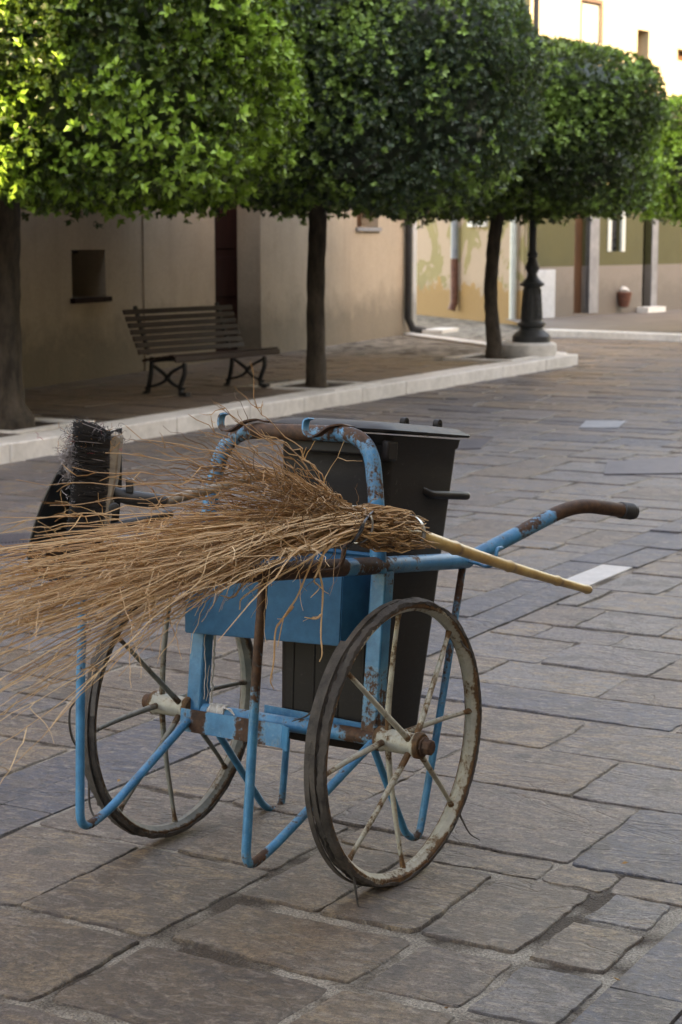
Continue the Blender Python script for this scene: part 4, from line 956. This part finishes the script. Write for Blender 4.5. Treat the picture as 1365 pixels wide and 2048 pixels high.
# short tangled fine twigs over the shoulder of the head
for i in range(520):
    t = rng.uniform(.0, .5); th = rng.uniform(0, 2 * math.pi); rad = .036 + .115 * t ** .9
    s = V3(math.cos(th) * rad * .9, 0, math.sin(th) * rad * (1.15 if math.sin(th) > 0 else .75)); p = R2 + V3(0.02 * t, -t, -.06 * t * t + .05 * t) + s
    tw.add(toW(walk(p, V3(rng.normal() * .3 + s[0] * 1., -1, rng.normal() * .25 + s[2] * 1.6), rng.uniform(.08, .3), .02, .14, .004)), .0012, .0004, rng.uniform(0., .6), 3)
# a few long sparse stems arching high over the brush
for (x, y, c, L) in ((430, 812, .05, .5), (380, 830, .1, .6), (250, 860, .0, .9), (210, 905, .05, 1.), (140, 940, .1, 1.), (500, 805, .08, .4), (470, 840, .05, .45), (300, 880, .0, .8), (330, 905, .1, .7), (240, 960, 0, .9), (30, 970, .02, 1.1), (100, 1010, .0, 1.), (0, 1050, .0, 1.1), (395, 860, 0., .5), (420, 890, .12, .5), (520, 860, .1, .4)):
    e = V3(*onp(x, y, c)); m_ = R2 * .45 + e * .55 + V3(rng.normal() * .02, 0, .035); q = curve([R2 + V3(0, .05, 0), R2 * .8 + e * .2 + V3(0, 0, .02), m_, e], 7)
    q = [p + rng.normal(size=3) * .004 for p in q]; branchy(q, .0026, rng.uniform(.3, .8), 7, .45)
# drooping strays in front of the tool box
for px in ([(700, 1065), (650, 1090), (625, 1130), (600, 1185), (585, 1215), (565, 1245), (558, 1290)], [(690, 1070), (640, 1120), (646, 1180), (645, 1250), (640, 1305), (638, 1320)], [(585, 1215), (570, 1235), (555, 1262), (548, 1320), (545, 1360), (548, 1372)],
           [(660, 1080), (560, 1120), (500, 1165), (470, 1195), (437, 1192)], [(650, 1085), (600, 1125), (560, 1150), (500, 1190), (478, 1216)], [(655, 1080), (640, 1130), (628, 1160), (636, 1175), (620, 1195)], [(644, 1230), (630, 1240), (612, 1238)],
           [(620, 1105), (585, 1075), (520, 1062), (470, 1085), (440, 1100)], [(480, 1075), (465, 1110), (500, 1125), (505, 1165)], [(560, 1060), (520, 1090), (505, 1120), (450, 1135)]):
    q = curve([V3(*onp(x, y, -.05)) + rng.normal(size=3) * .004 for x, y in px], 5); tw.add(toW(q), .0030, .0010, rng.uniform(.6, .95), 5)
    for _ in range(2): j = rng.integers(3, len(q) - 2); tw.add(toW(walk(q[j], (q[j + 1] - q[j]) / np.linalg.norm(q[j + 1] - q[j]) + rng.normal(size=3) * .6, rng.uniform(.02, .05), .01, .15, .01)), .0012, .0006, .7, 4)
# bound neck between the bands
for i in range(420):
    th = rng.uniform(0, 2 * math.pi); t0 = rng.uniform(-.02, .22); L = rng.uniform(.05, .12); r = .041 * (rng.random() ** .25)
    o = lambda t: R2 * (1 - t / .25) + R1 * (t / .25)
    bulge = lambda t: 1 + .28 * math.sin(max(0, min(1, t / .25)) * math.pi) - .1 * (t > .2)
    a_ = o(t0) + V3(math.cos(th), 0, math.sin(th)) * r * bulge(t0); b_ = o(t0 + L) + V3(math.cos(th + rng.normal() * .25), 0, math.sin(th + rng.normal() * .25)) * r * bulge(min(t0 + L, .3))
    m_ = (a_ + b_) / 2 + rng.normal(size=3) * .004; tw.add(toW([a_, m_, b_]), rng.uniform(.0016, .0028), .0014, rng.uniform(.1, .8), 5)
obj('twig_head', tw.mb(), M['twig'], br, 60)
for Pc, rr in ((R1 + AXE * -.0, .037), (R1 - AXE * .012, .040), (R2 + AXE * .012, .041)):
    mb = MB(); q = []; e1 = V3(1, 0, 0); e2 = np.cross(AXE, e1); e2 /= np.linalg.norm(e2)
    for k in range(33): th = 2 * math.pi * k / 32; q.append(LPv(Pc + (e1 * math.cos(th) + e2 * math.sin(th)) * rr + AXE * .004 * math.sin(th)))
    wv_ = LPv(AXE) - LPv(V3(0, 0, 0)); mb.ribbon(q, wv_ * .008, .002); obj('binding_band', mb, M['zinc'], br)

# ------------------------------------------------------------------ yard brush and dustpan at the front
BY = 3.98
def QP(x, y, dy=0.): return PY(x, y, BY + dy)
yb = thing('yard_brush', QP(220, 980), 'black bristled yard brush with wooden block behind the twigs', 'brush')
mb = MB(); mb.prism([QP(221, 868, -.03), QP(241, 876, -.03), QP(232, 960, -.03), QP(222, 1010, -.03), QP(211, 1072, -.03), QP(192, 1070, -.03), QP(205, 1000, -.03), QP(213, 940, -.03)], (0, .07, 0)); obj('block', mb, M['wood'], yb, bevel=.004)
tb = TW()
for i in range(5200):
    t = rng.random(); y0 = 864 + 208 * t; x0 = 222 - 8 * t - 14 * max(0, t - .45); dy = rng.uniform(-.032, .035)
    s = QP(x0, y0, dy); Lp = rng.uniform(55, 76) - 4 * t; e = QP(x0 - Lp, y0 - 8 + 14 * (t - .5) + rng.normal() * 7, dy * 1.6 + rng.normal() * .012); m_ = (s + e) / 2 + rng.normal(size=3) * V3(.004, .004, .004)
    tb.add([s, m_, e + rng.normal(size=3) * .002], .0009, .0007, rng.uniform(0, .55) if rng.random() > .05 else rng.uniform(.5, .7), 3)
for i in range(650):                                    # lint and fuzz caught at the top
    c0 = QP(185 + rng.normal() * 26, 880 + abs(rng.normal()) * 22 - 18, rng.uniform(-.045, .03)); tone = rng.choice([.3, .3, .6, .65, .8, .9, .98], p=[.35, .2, .2, .1, .07, .04, .04]); q = walk(c0, rng.normal(size=3), rng.uniform(.015, .05), .007, .5, 0.)
    tb.add(q, .0006, .0004, tone, 3)
for i in range(200):
    c0 = QP(140 + rng.normal() * 7, 915 + rng.normal() * 22, -.04); tb.add(walk(c0, rng.normal(size=3), .03, .006, .5, .05), .0008, .0004, .64, 3)
obj('bristles', tb.mb(), M['fibre'], yb, 60)
mb = MB().tube([QP(222, 985, .0), QP(262, 996, .0), QP(330, 1003, .03)], [.014, .017, .015], 14); mb.box(QP(252, 985, -.015), V3(.016, 0, -.002), (0, .03, 0), (0, 0, .030)); mb.lathe([(.004, 0), (.012, 0), (.012, .012), (.004, .014)], QP(228, 1015, -.03), (.2, -1, 0), 12); obj('socket', mb, M['grip'], yb, bevel=.002)
mb = MB().tube(dense([QP(330, 1003, .03), LP(.44, .03, .60)], .1), .0115, 12); obj('handle', mb, M['wood'], yb)
dp = thing('dustpan', QP(100, 1050, .1), 'black plastic scoop dustpan hanging at the front of the cart behind the twigs', 'dustpan')
outl = curve([QP(x, y, 0) for x, y in ((172, 878), (140, 908), (108, 960), (80, 1020), (62, 1080), (57, 1110), (64, 1138), (84, 1155), (110, 1161), (133, 1163))], 6)
mb = MB(); n = len(outl); th_ = .004; Dp = .24
off = [p + (QP(160, 1040) - p) / np.linalg.norm(QP(160, 1040) - p) * th_ for p in outl]
dq = V3(0.05, Dp, .0)
for i in range(n - 1):
    a, b, c, e = outl[i], outl[i + 1], off[i + 1], off[i]; mb.add([a, b, c, e, a + dq, b + dq, c + dq, e + dq], [(0, 1, 2, 3), (7, 6, 5, 4), (0, 4, 5, 1), (3, 2, 6, 7)])
obj('pan_shell', mb, M['plastic'], dp, 40)
mb = MB(); pl = [p + dq for p in outl] + [QP(133, 1120, 0) + dq, QP(165, 1090, 0) + dq, QP(172, 1000, 0) + dq, QP(172, 890, 0) + dq]; mb.prism(pl, V3(0, .005, 0)); obj('pan_back', mb, M['plastic'], dp, None)
mb = MB(); mb.tube(outl, .0028, 8); obj('pan_rim', mb, M['grip'], dp)
mb = MB(); mb.tube([QP(180, 1060, .2), QP(230, 1055, .16), LP(.48, -.3, .50)], .011, 12); obj('handle', mb, M['grip'], dp)

# ------------------------------------------------------------------ rag on the far post
rg_ = MB(); 
def strip(px, c, w, th=.0015):
    q = curve([LP(*onp(x, y, c)) for x, y in px], 5); q = [p + rng.normal(size=3) * .0012 for p in q]; rg_.ribbon(q, cu * w * .3 + A * w * .8, th)
strip([(431, 1258), (430, 1290), (427, 1340), (424, 1380), (423, 1412)], .55, .020); strip([(413, 1256), (410, 1290), (412, 1340), (409, 1400)], .56, .004); strip([(418, 1330), (416, 1370), (414, 1400)], .56, .004)
n = 26; q = [LP(.545 - .05 * i / n, .01, 0) for i in range(n + 1)]; rg_.tube(q, [.0215 + .004 * noise.noise(Vector((i * .5, 1, 1))) for i in range(n + 1)], 16, jit=.09)
for i in range(5): p = LP(.50 - .004 * i, -.008, .018); rg_.ribbon([p, p - cu * .012 - A * .006, p - cu * .028 - A * .012 - U * .006 * i * .5], A * .006, .001)
tag(obj('rag', rg_, M['rag'], smooth=60), 'torn dirty white cloth tied round the axle at the far post', 'rag')

# ------------------------------------------------------------------ litter
for i, (x, y, lab) in enumerate(((1250, 1727, 'curled dry leaf on the blue slate slab at the right'), (238, 1562, 'small yellow leaf on the paving inside the far wheel'), (1234, 1959, 'orange leaf in the mortar joint at the lower right'), (894, 2016, 'orange leaf fragment in the joint below the near wheel'))):
    p = G(x, y, .006); mb = MB(); s = .009; th = i * 1.3; e1 = V3(math.cos(th), math.sin(th), 0); e2 = V3(-e1[1], e1[0], 0)
    mb.add([p - e1 * s, p + e2 * s * .5 + V3(0, 0, .004), p + e1 * s + V3(0, 0, .003), p - e2 * s * .5 + V3(0, 0, .001), p + V3(0, 0, -.001)], [(0, 4, 1), (1, 4, 2), (2, 4, 3), (3, 4, 0)]); tag(obj('fallen_leaf', mb, M['leaflitter']), lab, 'leaf', 'fallen leaves on the paving')
